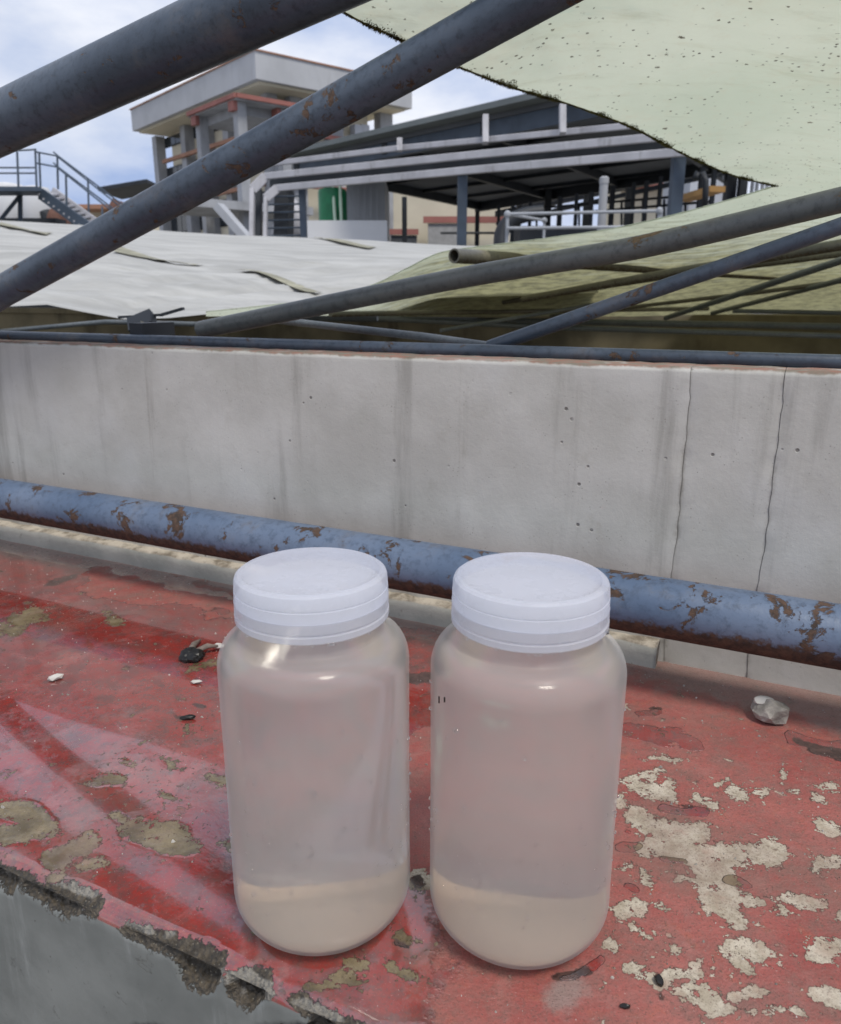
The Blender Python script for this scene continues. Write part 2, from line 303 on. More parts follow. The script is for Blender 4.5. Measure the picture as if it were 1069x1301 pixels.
M_dark = pipe_mat('dull_steel_paint', (.085, .1, .11), (.13, .145, .15), .66, 0., ((.05, .038, .028), (.13, .095, .06)))
M_dusty = pipe_mat('dusty_steel', (.10, .095, .075), (.17, .155, .11), .64, .3, ((.05, .04, .028), (.10, .075, .045)))
M_chord = pipe_mat('chord_steel', (.085, .095, .095), (.13, .135, .125), .63, .0, ((.09, .06, .03), (.16, .11, .06)))
# ---- sheets
def sheet_mat(name, ca, cb, stain, spots, trans, cyan=False, stretch=(1, 1, 1)):
    m = M(name, .6, .35); c = m.mix(m.step(m.noise(3.5, 6, .6, stretch), .3, .7), ca, cb)
    c = m.mix(m.step(m.noise(8, 7, .65, stretch), .54, .78, 0, .5), c, stain)
    if cyan: c = m.mix(m.step(m.noise(7, 4, .6, (.6, 3, 1)), .68, .78, 0, .35), c, (.22, .48, .44))
    if spots:
        sp = m.math('MULTIPLY', m.step(m.math('ADD', m.voro(95), m.math('MULTIPLY', m.math('SUBTRACT', m.noise(400, 3), .5), .5)), .2, .08), m.step(m.noise(17, 4), .44, .52))
        sp2 = m.math('MULTIPLY', m.step(m.math('ADD', m.voro(33), m.math('MULTIPLY', m.math('SUBTRACT', m.noise(210, 5, .7), .5), .6)), .1, .04), m.step(m.noise(9, 3), .5, .56)); c = m.mix(m.math('MULTIPLY', m.math('MAXIMUM', sp, sp2), .9), c, (.05, .04, .025))
    if spots: gm_ = m.step(m.math('ADD', m.attr('grime'), m.math('MULTIPLY', m.math('SUBTRACT', m.noise(14, 8, .7, (.5, 2.5, 2)), .5), 1.6)), .0, .85, 0, .92); c = m.mix(gm_, c, m.mix(m.step(m.noise(22, 6, .7), .4, .62), (.36, .34, .17), (.15, .14, .07)))
    c = m.mix(m.step(m.noise(55, 8, .75, stretch), .5, .7, 0, .3), c, stain); m.set(color=c, normal=m.bump(m.math('ADD', m.noise(60, 6, .6), m.math('MULTIPLY', m.noise(6, 5, .6, stretch), 2)), .4, .004))
    tb = m.t.nodes.new('ShaderNodeBsdfTranslucent'); m.put(tb.inputs['Color'], c); ms = m.t.nodes.new('ShaderNodeMixShader'); ms.inputs[0].default_value = trans
    m.L(m.b.outputs[0], ms.inputs[1]); m.L(tb.outputs[0], ms.inputs[2]); m.L(ms.outputs[0], m.out.inputs['Surface']); return m.m
M_green = sheet_mat('pale_green_sheet', (.61, .67, .53), (.71, .75, .61), (.64, .60, .45), True, .55, True)
M_tarp = sheet_mat('grey_white_sheet', (.38, .38, .365), (.54, .54, .52), (.30, .29, .23), False, .15, stretch=(.5, 2.2, 1))
M_seam = plain('olive_seam', (.27, .26, .19), .7, .3, 9)
m = M('moss', .9, .2); m.set(color=m.mix(m.step(m.noise(90, 4), .35, .65), (.045, .038, .016), (.16, .15, .055))); M_moss = m.m
# ---- bottle
def bottle_mats():
    m = M('frosted_plastic', .38, .5); m.set(color=(.885, .88, .86), normal=m.bump(m.noise(70, 4, .6, (1, 1, .3)), .14, .0015), rough=m.lerp(m.step(m.noise(45, 6, .7), .4, .65), .28, .5)); tb = m.t.nodes.new('ShaderNodeBsdfTranslucent'); tb.inputs['Color'].default_value = (.945, .94, .92, 1)
    tr = m.t.nodes.new('ShaderNodeBsdfTransparent'); tr.inputs['Color'].default_value = (.97, .965, .95, 1)
    a = m.t.nodes.new('ShaderNodeMixShader'); a.inputs[0].default_value = .45; m.L(m.b.outputs[0], a.inputs[1]); m.L(tb.outputs[0], a.inputs[2])
    b = m.t.nodes.new('ShaderNodeMixShader'); b.inputs[0].default_value = .68; m.L(a.outputs[0], b.inputs[1]); m.L(tr.outputs[0], b.inputs[2]); m.L(b.outputs[0], m.out.inputs['Surface'])
    body = m.m
    m = M('sample_water', .12, .5); m.set(color=(.93, .95, .925)); m.b.inputs['Transmission Weight'].default_value = 1; m.b.inputs['IOR'].default_value = 1.33; water = m.m
    m = M('bottle_floor', .5, .3); m.set(color=(1., .73, .55)); tb = m.t.nodes.new('ShaderNodeBsdfTranslucent'); tb.inputs['Color'].default_value = (1., .73, .55, 1)
    a = m.t.nodes.new('ShaderNodeMixShader'); a.inputs[0].default_value = .3; m.L(m.b.outputs[0], a.inputs[1]); m.L(tb.outputs[0], a.inputs[2]); m.L(a.outputs[0], m.out.inputs['Surface']); base = m.m
    m = M('cap_plastic', .3, .5); m.set(color=(.80, .81, .855));
    tb = m.t.nodes.new('ShaderNodeBsdfTranslucent'); tb.inputs['Color'].default_value = (.88, .90, .97, 1); a = m.t.nodes.new('ShaderNodeMixShader'); a.inputs[0].default_value = .42
    m.L(m.b.outputs[0], a.inputs[1]); m.L(tb.outputs[0], a.inputs[2]); sm = m.noise(26, 6, .65); m.set(color=m.mix(m.step(sm, .5, .72, 0, .5), (.78, .80, .88), (.68, .70, .77)), rough=m.lerp(m.step(m.noise(60, 6, .7), .4, .65), .22, .42), normal=m.bump(m.noise(35, 4), .12, .002))
    tq = m.t.nodes.new('ShaderNodeBsdfTransparent'); b = m.t.nodes.new('ShaderNodeMixShader'); b.inputs[0].default_value = .46; m.L(a.outputs[0], b.inputs[1]); m.L(tq.outputs[0], b.inputs[2]); m.L(b.outputs[0], m.out.inputs['Surface']); cap = m.m
    m = M('droplet', .02, .5); m.b.inputs['Transmission Weight'].default_value = 1; m.b.inputs['IOR'].default_value = 1.33; m.set(color=(1, 1, 1)); return body, water, base, cap, m.m
M_body, M_water, M_floor, M_cap, M_drop = bottle_mats()
# ---- site
G = dict(concrete=plain('grey_concrete', (.34, .35, .37), .8, .18, .8, dirt=(.16, .16, .16)), fascia=plain('fascia_concrete', (.44, .45, .47), .8, .08, .5, dirt=(.36, .36, .37)), cream=plain('cream_render', (.62, .57, .45), .8, .08, .4),
         red=plain('red_trim', (.30, .12, .10), .7, .15, 1), brick=plain('terracotta', (.34, .18, .12), .8, .15, 1), glass=plain('dark_glass', (.02, .025, .03), .1, .2, 1), pale=plain('pale_panel', (.46, .48, .52), .6, .1, .6, dirt=(.36, .37, .38)),
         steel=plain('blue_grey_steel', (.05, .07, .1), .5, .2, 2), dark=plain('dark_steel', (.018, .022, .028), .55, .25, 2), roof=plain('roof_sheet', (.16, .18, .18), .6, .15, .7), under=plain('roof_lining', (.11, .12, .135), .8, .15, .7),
         duct=plain('grey_channel', (.44, .44, .47), .5, .12, 2, dirt=(.2, .19, .19)), galv=plain('galvanised', (.36, .38, .41), .45, .1, 3), green=plain('green_tank', (.01, .16, .06), .4, .2, 2), palegreen=plain('pale_green_pipe', (.55, .68, .52), .5, .1, 2),
         orange=plain('orange_paint', (.34, .19, .06), .6, .2, 2), shutter=plain('shutter_grey', (.22, .22, .22), .6, .12, 4), brown=plain('rusty_heap', (.12, .06, .045), .85, .4, 2), white=plain('white_panel', (.66, .67, .69), .6, .06, .5),
         ground=plain('site_ground', (.24, .23, .21), .9, .2, .2), tank=plain('stained_tank_concrete', (.17, .145, .09), .85, .45, 2.5, dirt=(.05, .042, .027)))
M_stone = plain('grey_stone', (.30, .28, .25), .85, .4, 60, bscale=120); M_white = plain('white_chip', (.52, .50, .46), .8, .1, 60); M_black = plain('black_muck', (.012, .011, .01), .35, .4, 80); M_bark = plain('grey_twig', (.16, .13, .11), .8, .4, 120)

# ================================================================== setting: ground
gm = MB().box((-600, -300, GZ - .5), (1200, 0, 0), (0, 1500, 0), (0, 0, .5)); tag(gm.build('ground', G['ground']), 'pale dusty ground of the plant yard far below the tank', None, kind='structure')
# ================================================================== ledge
led = thing('concrete_ledge', 'broad concrete ledge with worn red paint, wet patches and a broken front nosing', 'ledge', Wp(.6, -.43, GZ))
ns = 860; sv = np.linspace(-.2, 1.5, ns)
prof = [(o, 0.) for o in np.linspace(.03, -.424, 224)] + [(-.424 - .010 * math.sin(a), -.010 * (1 - math.cos(a))) for a in np.linspace(.3, math.pi / 2, 5)] + [(-.434, -.010 - t) for t in np.linspace(.0025, .34, 130)]
prof = np.array(prof); S, Q = np.meshgrid(sv, np.arange(len(prof)), indexing='ij'); OFF = prof[Q, 0]; ZZ = prof[Q, 1]
pos = A0 + S[..., None] * U + OFF[..., None] * N; pos[..., 2] = ZZ
PX, PY = proj(pos); arc = np.r_[0, np.cumsum(np.hypot(np.diff(prof[:, 0]), np.diff(prof[:, 1])))][Q]
jx = fbm(S, arc, 30, 5) * 44; jy = fbm(S + 7, arc + 3, 30, 5) * 26; X2, Y2 = PX + jx, PY + jy
chip_r = [(700, 905, 710, 910, 4), (800, 990, 830, 985, 10), (815, 1000, 850, 1010, 14), (850, 1000, 860, 1015, 9), (790, 1020, 795, 1015, 8), (885, 1010, 910, 1025, 9), (925, 1000, 945, 1015, 9), (905, 990, 910, 990, 7), (815, 1035, 840, 1070, 14), (835, 1080, 880, 1085, 22), (850, 1055, 890, 1058, 22), (865, 1070, 900, 1100, 22), (905, 1090, 965, 1085, 24), (900, 1100, 925, 1150, 26), (925, 1150, 945, 1178, 14), (930, 1140, 955, 1145, 12), (800, 1160, 815, 1155, 16), (792, 1105, 820, 1105, 6), (825, 1110, 828, 1125, 7), (870, 1118, 885, 1122, 6), (850, 1150, 852, 1152, 7), (815, 1182, 820, 1184, 8), (935, 1205, 970, 1215, 15), (945, 1220, 955, 1230, 12), (845, 1235, 880, 1230, 13), (800, 1228, 840, 1248, 9), (865, 1258, 890, 1250, 8), (880, 1255, 915, 1280, 17), (780, 1200, 785, 1205, 9), (935, 1262, 975, 1255, 9), (985, 1275, 1030, 1285, 5), (1000, 1142, 1030, 1148, 12), (1035, 1100, 1060, 1095, 12), (1040, 1205, 1050, 1212, 14), (1045, 1195, 1080, 1200, 10), (1050, 1260, 1080, 1270, 16), (1050, 1048, 1058, 1055, 12), (1045, 1015, 1050, 1017, 6), (1012, 1005, 1018, 1006, 5), (985, 1150, 995, 1158, 6), (850, 1203, 852, 1205, 7), (1065, 1165, 1080, 1170, 10), (430, 1240, 450, 1250, 10), (500, 1230, 515, 1236, 10), (395, 1255, 420, 1250, 8), (830, 960, 850, 962, 6), (990, 985, 1000, 988, 5), (960, 1010, 975, 1012, 5), (1060, 1000, 1069, 1000, 6)]
chip_l = [(20, 1030, 45, 1045, 24), (0, 1060, 30, 1050, 18), (70, 1090, 110, 1075, 20), (185, 1060, 215, 1055, 24), (205, 1070, 230, 1075, 18), (120, 1000, 140, 995, 11), (15, 790, 45, 780, 14), (0, 800, 20, 800, 10), (110, 1105, 125, 1100, 10), (250, 845, 270, 842, 7), (150, 970, 155, 972, 6), (270, 980, 280, 985, 8), (215, 965, 225, 968, 6), (283, 1075, 290, 1075, 9), (200, 1005, 210, 1008, 6), (160, 1040, 170, 1045, 7), (60, 1110, 70, 1112, 8), (440, 1225, 448, 1228, 11), (505, 1190, 512, 1195, 10), (535, 1115, 540, 1125, 16), (145, 785, 150, 790, 8), (245, 920, 250, 925, 7), (330, 1180, 335, 1180, 6)]
chip = np.maximum(caps(X2, Y2, chip_r), caps(X2, Y2, chip_l)) / 12.
ontop = (ZZ > -.004) & (OFF < .02)
# water: most of the left half; single wet spots on the right
edge_x = 470 + 60 * np.sin(PY / 60.) + jx * 3
wetf = np.clip(.92 - np.clip((PX - edge_x) / 160., 0, 1) * 1.1 - np.clip((700 - PX) / -200, 0, 1), -1, 1)
spots = caps(X2, Y2, [(795, 925, 850, 935, 15), (850, 935, 880, 942, 13), (815, 908, 835, 905, 11), (850, 1028, 895, 1032, 12), (795, 1078, 808, 1080, 15), (800, 1053, 803, 1053, 7), (850, 1095, 875, 1097, 10), (930, 1120, 945, 1125, 14), (1005, 935, 1069, 945, 18), (1040, 950, 1080, 955, 20), (805, 1132, 815, 1136, 9), (520, 860, 550, 850, 18), (530, 815, 545, 818, 14), (710, 1240, 760, 1215, 10)]) / 10.
dryl = caps(X2, Y2, [(230, 720, 300, 760, 16), (130, 735, 290, 775, 24), (120, 745, 200, 760, 20)]) / 14.
wetf = np.maximum(wetf - np.clip(dryl, 0, 1) * .75, np.clip(spots, -1, 1) + .1)
wetf = np.clip(wetf, -1, 1.2)
rough = np.maximum.reduce([poly(X2, Y2, p) for p in ([(-60, 1060), (0, 1086), (30, 1096), (48, 1116), (92, 1120), (141, 1142), (136, 1162), (126, 1172), (84, 1166), (54, 1148), (22, 1122), (16, 1136), (-60, 1100)],
    [(164, 1172), (202, 1180), (262, 1195), (296, 1210), (290, 1234), (274, 1262), (252, 1263), (228, 1243), (214, 1218), (180, 1202), (152, 1187)], [(290, 1232), (348, 1234), (362, 1268), (318, 1288), (292, 1262)], [(366, 1269), (390, 1260), (410, 1276), (470, 1310), (420, 1330)])]) / 9.
muck = caps(X2, Y2, [(1012, 938, 1040, 945, 8), (1035, 950, 1090, 962, 14), (520, 862, 550, 858, 13), (868, 1022, 880, 1024, 5), (838, 1262, 842, 1268, 4), (700, 1238, 735, 1228, 9), (832, 898, 840, 900, 4), (500, 1195, 515, 1200, 6), (533, 1120, 538, 1128, 9), (60, 742, 100, 735, 5), (100, 700, 102, 706, 6), (255, 892, 262, 895, 6), (225, 905, 232, 906, 5)]) / 8.
pale = caps(X2, Y2, [(300, 1240, 350, 1262, 22), (160, 1172, 184, 1180, 9), (62, 1108, 125, 1135, 12), (390, 1275, 420, 1290, 14), (205, 1182, 215, 1184, 6)]) / 9.; pale_on = 1
beyond = (PY > 1305) | (PX < -5); strip = ((arc > .448) & (arc < .475)) * 1.; rough = np.where(beyond, (strip * .7 - .35 + fbm(S, arc, 30, 3) * 3) * 2, rough)
rough = np.where((PX > 470) & ~beyond, -3, rough)
face = np.clip((-.004 - ZZ) / .006, 0, 1); dust = np.clip(1 - (.012 - OFF) / .09, 0, 1) * 1.0 + np.clip((PX - 840) / 200, 0, 1) * np.clip(1 - (.012 - OFF) / .16, 0, 1) * .35
dust += np.clip(1 - np.hypot(PX - 715, (PY - 1262) * 1.2) / 60, 0, 1) * .9
rin = np.clip(rough, 0, 1); dn = fbm(S, arc, 55, 4)
pos[..., 2] += np.where(ontop, fbm(S, OFF, 9, 3) * .0003 - .0003, 0) - rin * ontop * (.002 + .004 * (dn + .3)) - np.clip(chip, 0, 1) * ontop * .0006
near_b = np.hypot(PX - 415, PY - 1165) < 150; near_b |= np.hypot(PX - 661, PY - 1180) < 150
pos[..., 2] = np.where(near_b & ontop, np.minimum(pos[..., 2], .0), pos[..., 2])
frn = (rin * (.006 + .010 * (dn + .25)) + fbm(S, arc, 7, 3) * .004) * face; pos += frn[..., None] * N
nv, nq = pos.shape[:2]; idx = np.arange(nv * nq).reshape(nv, nq); fq = np.stack([idx[:-1, :-1], idx[:-1, 1:], idx[1:, 1:], idx[1:, :-1]], -1).reshape(-1, 4)[:, ::-1]
obj('painted_top', pos.reshape(-1, 3), [tuple(int(i) for i in q) for q in fq], M_ledge, led, True, dict(chip=np.clip(chip, -3, 3), wet=wetf, rough=np.clip(rough, -3, 3), face=face, dust=dust, muck=np.clip(muck, -3, 3), pale=np.clip(pale, -3, 3)))
k = MB(); k.box(Wp(-4, -.432, GZ), U * 3.8, N * .46, (0, 0, -GZ)); o = k.build('ledge_run', M_ledge, led); k = MB(); k.box(Wp(1.5, -.432, GZ), U * 3, N * .46, (0, 0, -GZ)); k.build('ledge_run', M_ledge, led)
k = MB(); k.box(Wp(-.2, -.428, GZ), U * 1.7, N * .45, (0, 0, -GZ - .2)); k.build('ledge_core', M_ledge, led)
# ================================================================== wall with cast panels
wal = thing('concrete_wall', 'low pale concrete tank wall with vertical joints and drip stains behind the ledge', 'wall', Wp(.5, .1, GZ))
WO, WT = .012, .2; ZT = .2690
j1 = (onplane(866, 600, Wp(0, WO, 0), N) - A0) @ U; j2 = (onplane(982, 600, Wp(0, WO, 0), N) - A0) @ U
for a, b, d in ((-4, j1 - .0001, 0), (j1 + .0001, j2 - .0002, .0012), (j2 + .0002, 4.5, .0006)):
    a_, b_ = max(a, -.4), min(b, 1.6); gs = np.linspace(a_, b_, max(8, int((b_ - a_) / .006))); gz = np.linspace(-.03, ZT, 60)
    SS, Z_ = np.meshgrid(gs, gz, indexing='ij'); of = WO + d + fbm(SS, Z_, 5, 3) * .004 + fbm(SS, Z_ * .3, 26, 3) * .0012
    tz = np.clip((Z_ - ZT + .006) / .006, 0, 1); of += tz ** 4 * np.abs(fbm(SS, Z_ * 0, 60, 3)) * .002
    ed = np.minimum(SS - a_, b_ - SS) if a > -3 else b_ - SS
    of += np.clip(1 - ed / .003, 0, 1) * (np.abs(fbm(Z_, SS * 0, 70, 4)) * .007)
    ej = fbm(Z_, Z_ * 0 + 1, 40, 4) * .005; SJ = SS + np.where(b_ - SS < .003, ej, 0) * (b < 4) + np.where(SS - a_ < .003, ej, 0) * (a > -3)
    v = (A0 + SJ[..., None] * U + of[..., None] * N); v[..., 2] = Z_ - tz * np.abs(fbm(SS, SS * 0 + 2, 45, 3)) * .003
    n0, n1 = v.shape[:2]; ii = np.arange(n0 * n1).reshape(n0, n1); vv = v.reshape(-1, 3); fs = [tuple(map(int, q)) for q in np.stack([ii[:-1, :-1], ii[1:, :-1], ii[1:, 1:], ii[:-1, 1:]], -1).reshape(-1, 4)]
    back = v[:, -1].copy(); back += N * (WT - .01); kk = len(vv); vv = np.vstack([vv, back]); fs += [(int(ii[i, -1]), int(ii[i + 1, -1]), kk + i + 1, kk + i) for i in range(n0 - 1)]
    jd = np.clip(1 - np.abs(ed) / .007, 0, 1) * (.55 + fbm(Z_, SS * 0 + 3, 30, 3) * 1.4); jd = np.r_[jd.ravel(), np.zeros(len(vv) - jd.size)]; obj('wall_panel', vv, fs, M_wall, wal, True, dict(joint=jd))
k = MB(); k.box(Wp(-4, WO + .012, GZ), U * 8.5, N * (WT - .02), (0, 0, ZT - .008 - GZ)); k.build('wall_core', M_wall, wal)
k = MB(); k.box(Wp(-4, WO, -.3), U * 3.6, N * WT, (0, 0, ZT + .3)); k.build('wall_end', M_wall, wal); k = MB(); k.box(Wp(1.6, WO, -.3), U * 2.9, N * WT, (0, 0, ZT + .3)); k.build('wall_end', M_wall, wal)
# kerb strip: cement fillet at the wall foot, ending at a broken joint
s_end = (onplane(834, 835, Wp(0, -.004, 0), N) - A0) @ U
gs = np.linspace(-.6, s_end, 420); prf = [(-.004, -.02), (-.004, .004), (-.0035, .012), (-.002, .0185), (.001, .0208), (.008, .0212), (.016, .0215)]
V = np.array([[Wp(s, o + float(fbm(np.array(s), np.array(q * .3), 40, 3)) * .0035 * (q > 0), z + (float(fbm(np.array(s), np.array(q * .5), 60, 3)) * .0045 if q > 2 else 0)) for q, (o, z) in enumerate(prf)] for s in gs]); n0, n1 = V.shape[:2]; ii = np.arange(n0 * n1).reshape(n0, n1)
fs = [tuple(map(int, q)) for q in np.stack([ii[:-1, :-1], ii[1:, :-1], ii[1:, 1:], ii[:-1, 1:]], -1).reshape(-1, 4)] + [tuple(int(i) for i in ii[-1])]
kb = obj('cement_kerb', V.reshape(-1, 3), fs, M_kerb, None, True); top(kb, 'thin grey cement kerb strip along the wall foot behind the blue pipe', 'kerb')
# ================================================================== far tank wall (under the sheet)
ft = thing('tank_wall', 'stained ochre inner wall on the far side of the covered tank', 'wall', Wp(1, 3.4, GZ))
MB().box(Wp(-6, 3.4, GZ), U * 14, N * .25, (0, 0, .20 - GZ)).build('wall_slab', G['tank'], ft); MB().box(Wp(-6, 3.37, .202), U * 14, N * .31, (0, 0, .035)).build('coping', G['tank'], ft)
tb_ = MB().box(Wp(-6, .3, -1.1), U * 14, N * 3.1, (0, 0, .05)); top(tb_.build('tank_floor', G['tank']), 'dark silty floor inside the covered tank', 'floor')
# ================================================================== blue rusty pipe
def pipeline(name, pts, dia, mat, label, cat='pipe', group=None, parent=None, n=24, hollow=0, seg=60):
    pts = resample(pts, seg); o = MB().tube(pts, dia / 2, n, True, .004, hollow).build(name, mat, parent); autosmooth(o, 50)
    if not parent: top(o, label, cat, group)
    return o
bp = thing('blue_pipe', 'blue painted steel pipe with flaking rust lying just above the ledge behind the bottles', 'pipe', Wp(.5, -.05, 0))
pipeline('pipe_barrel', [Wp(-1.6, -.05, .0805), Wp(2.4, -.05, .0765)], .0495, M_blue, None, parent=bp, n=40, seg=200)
for s, z in ((-1.2, .08), (2.0, .077)): k = MB().box(Wp(s, -.058, -.004), U * .05, N * .016, (0, 0, z - .015)); k.build('pipe_bracket', M_grey, bp)
# overhead pipes standing on the wall
NW = Wp(0, -.013, 0)
a, b = onplane(0, 372, NW, N), onplane(640, 18, NW, N); d = (b - a) / np.linalg.norm(b - a); t0 = (ZT - .003 - a[2]) / d[2]
pipeline('steel_pipe', [a + d * t0 + N * .02, a, b, b + d * .5], .0365, M_grey, 'slim grey steel pipe sloping up off the wall top, crossing below the thicker pipe', group='sloping grey roof pipes', n=32, seg=80)
a, b = onplane(0, 158, NW, N), onplane(350, -2, NW, N); d = (b - a) / np.linalg.norm(b - a); t0 = (ZT - .003 - a[2]) / d[2]
pipeline('steel_pipe', [a + d * t0 + N * .03, a, b, b + d * .6], .0605, M_grey, 'thick grey rust-stained steel pipe sloping overhead, stouter than the pipe below it', group='sloping grey roof pipes', n=40, seg=80)
# ================================================================== truss under the sheet
tr = thing('roof_truss', 'grey welded pipe truss carrying the green sheet, standing on the wall top', 'truss', Wp(.25, .07, ZT))
def px(pts): return np.array([P(*p) for p in pts])
TP = Wp(0, .10, 0)
pipeline('top_chord', spline([onplane(x, y, TP, N) for x, y in ((1200, 222), (1069, 254), (827, 311), (679, 337), (560, 358), (255, 419))], 80), .0212, M_chord, None, parent=tr, seg=80)
pipeline('bottom_chord', [Wp(-.9, .055, .2735), Wp(1.9, .055, .2735)], .0125, M_grey, None, parent=tr, seg=80)
pipeline('brace', [onplane(x, y, Wp(0, .075, 0), N) for x, y in ((1200, 237), (1069, 287), (622, 441))], .0138, M_grey, None, parent=tr)
pipeline('brace', px([(353, 407, 1.05), (540, 428, .9), (622, 440, .82)]), .0095, M_dark, None, parent=tr)
pipeline('purlin', px([(577, 325, 1.72), (700, 332, 2.0), (985, 350, 2.6)]), .032, M_dusty, None, parent=tr, hollow=.78)
pipeline('purlin', px([(1200, 285, 1.3), (1069, 311, 1.42), (850, 347, 1.9), (665, 380, 2.5)]), .021, M_dusty, None, parent=tr)
pipeline('brace', px([(1200, 292, 1.3), (1069, 331, 1.6), (846, 404, 2.6)]), .016, M_dark, None, parent=tr)
pipeline('brace', px([(1200, 312, 1.7), (1069, 356, 2.1), (905, 398, 3.0)]), .016, M_dark, None, parent=tr)
pipeline('purlin', px([(1200, 418, 2.9), (1069, 415, 3.05), (740, 409, 3.3), (360, 404, 3.7)]), .026, M_dark, None, parent=tr)
pipeline('purlin', px([(1200, 400, 3.0), (931, 395, 3.2)]), .018, M_dark, None, parent=tr)
pipeline('tie_rod', px([(-150, 437, 2.4), (0, 421, 2.1), (135, 409, 1.95), (250, 412, 1.9)]), .012, M_dark, None, parent=tr)
for q, d_, mt in (([(640, 384, 2.9), (860, 349, 2.1), (1069, 322, 1.7), (1200, 305, 1.5)], .017, M_dusty), ([(420, 399, 2.2), (640, 396, 2.9), (900, 392, 3.2)], .016, M_dusty), ([(480, 404, 2.6), (700, 416, 2.9), (1100, 428, 2.9)], .02, M_dark), ([(700, 402, 3.0), (960, 372, 2.4), (1200, 340, 2.0)], .013, M_dusty), ([(560, 420, 2.4), (760, 386, 2.7)], .012, M_dark)):
    pipeline('brace', px(q), d_, mt, None, parent=tr)
k = MB().box(Wp(.222, .06, ZT - .002), U * .022, N * .055, (0, 0, .026)); k.build('joint_plate', G['dark'], tr)
# clamp and steel plate holding the tarpaulin edge
pl = thing('edge_clamp', 'dark steel plate and clamp block holding the pale tarpaulin edge to the wall', 'clamp', P(180, 436, 1.7))
MB().beam(P(152, 403, 1.9), P(205, 400, 1.86), .012, .006).build('clamp_plate', G['dark'], pl); MB().beam(P(204, 400.5, 1.86), P(233, 392, 1.84), .012, .006).build('clamp_plate', G['dark'], pl)
MB().beam(P(180, 403, 1.86), P(182, 419, 1.84), .06, .03, (0, 1, 0)).build('clamp_block', G['dark'], pl); MB().beam(P(183, 417, 1.84), P(184, 440, 1.60), .03, .02, (0, 1, 0)).build('clamp_foot', M_dusty, pl)
# ================================================================== green sheet
ctl = np.array([(435, 10, .74), (570, 78, .80), (720, 130, .95), (860, 190, 1.12), (985, 235, 1.35), (1069, 238, 1.3), (1250, 220, 1.15), (1069, 0, .68), (1250, -80, .6), (700, -80, .66), (860, 275, 1.5), (700, 303, 1.68), (560, 320, 1.85), (470, 362, 1.95), (330, 388, 2.0), (250, 396, 2.0),
    (1069, 290, 1.7), (1069, 340, 2.5), (1069, 385, 3.4), (1250, 390, 3.2), (800, 345, 2.3), (800, 375, 3.0), (800, 402, 3.6), (560, 375, 2.5), (560, 398, 3.2), (400, 398, 2.3), (300, 402, 2.1)], float)
def tps_fit(c, w):
    X = c / 300.; d = np.linalg.norm(X[:, None] - X[None], axis=2); K = np.where(d > 0, d * d * np.log(d + 1e-12), 0) + np.eye(len(X)) * .02
    Pm = np.c_[np.ones(len(X)), X]; A = np.block([[K, Pm], [Pm.T, np.zeros((3, 3))]]); s = np.linalg.solve(A, np.r_[w, 0, 0, 0])
    def f(x, y):
        q = np.stack([x, y], -1) / 300.; d = np.linalg.norm(q[..., None, :] - X, axis=-1); k = np.where(d > 0, d * d * np.log(d + 1e-12), 0)
        return k @ s[:-3] + s[-3] + q @ s[-2:]
    return f
dep = tps_fit(ctl[:, :2], 1 / ctl[:, 2])
inner_up = spline([(330, -60), (435, 14), (505, 48), (570, 79), (650, 110), (720, 131), (800, 160), (860, 191), (925, 220), (985, 236)], 150)
inner_lo = spline([(985, 236), (940, 250), (860, 272), (780, 290), (700, 302), (620, 312), (560, 321), (515, 342), (470, 363), (400, 380), (330, 389), (262, 396)], 150)
outer = np.vstack([resample([(330, -100), (1250, -100), (1250, 230)], 150), resample([(1250, 232), (1250, 395), (1069, 396), (800, 402), (560, 402), (400, 401), (262, 402)], 150)])
inner = np.vstack([inner_up, inner_lo]); nv_ = 60; T = np.linspace(0, 1, nv_)[None, :, None]; g = inner[:, None] * (1 - T) + outer[:, None] * T
D = 1 / np.clip(dep(g[..., 0], g[..., 1]), .22, 2.2); wr = fbm(g[..., 0] / 300, g[..., 1] / 300, 5, 4) * .02 + fbm(g[..., 0] / 300 + g[..., 1] / 900, g[..., 1] / 90, 3, 3) * .012
D = D * (1 + wr)
Xr = (g[..., 0] - CX) / F; Yr = -(g[..., 1] - CY) / F; rv = np.stack([Xr, math.cos(TH) + Yr * math.sin(TH), -math.sin(TH) + Yr * math.cos(TH)], -1); V = EYE + rv * D[..., None]
n0, n1 = V.shape[:2]; ii = np.arange(n0 * n1).reshape(n0, n1); fs = [tuple(map(int, q)) for q in np.stack([ii[:-1, :-1], ii[1:, :-1], ii[1:, 1:], ii[:-1, 1:]], -1).reshape(-1, 4)]
gs_ = thing('green_canopy_sheet', 'pale green mildewed canopy sheet with mossy torn edge hanging over the tank', 'canopy', V[0, 0])
grime = np.clip((g[..., 1] - 262) / 110, 0, 1) * np.clip((g[..., 0] - 380) / 250, 0, 1) * np.clip((np.arange(n0)[:, None] - 140) / 25, 0, 1); obj('sheet', V.reshape(-1, 3), fs, M_green, gs_, True, dict(grime=grime))
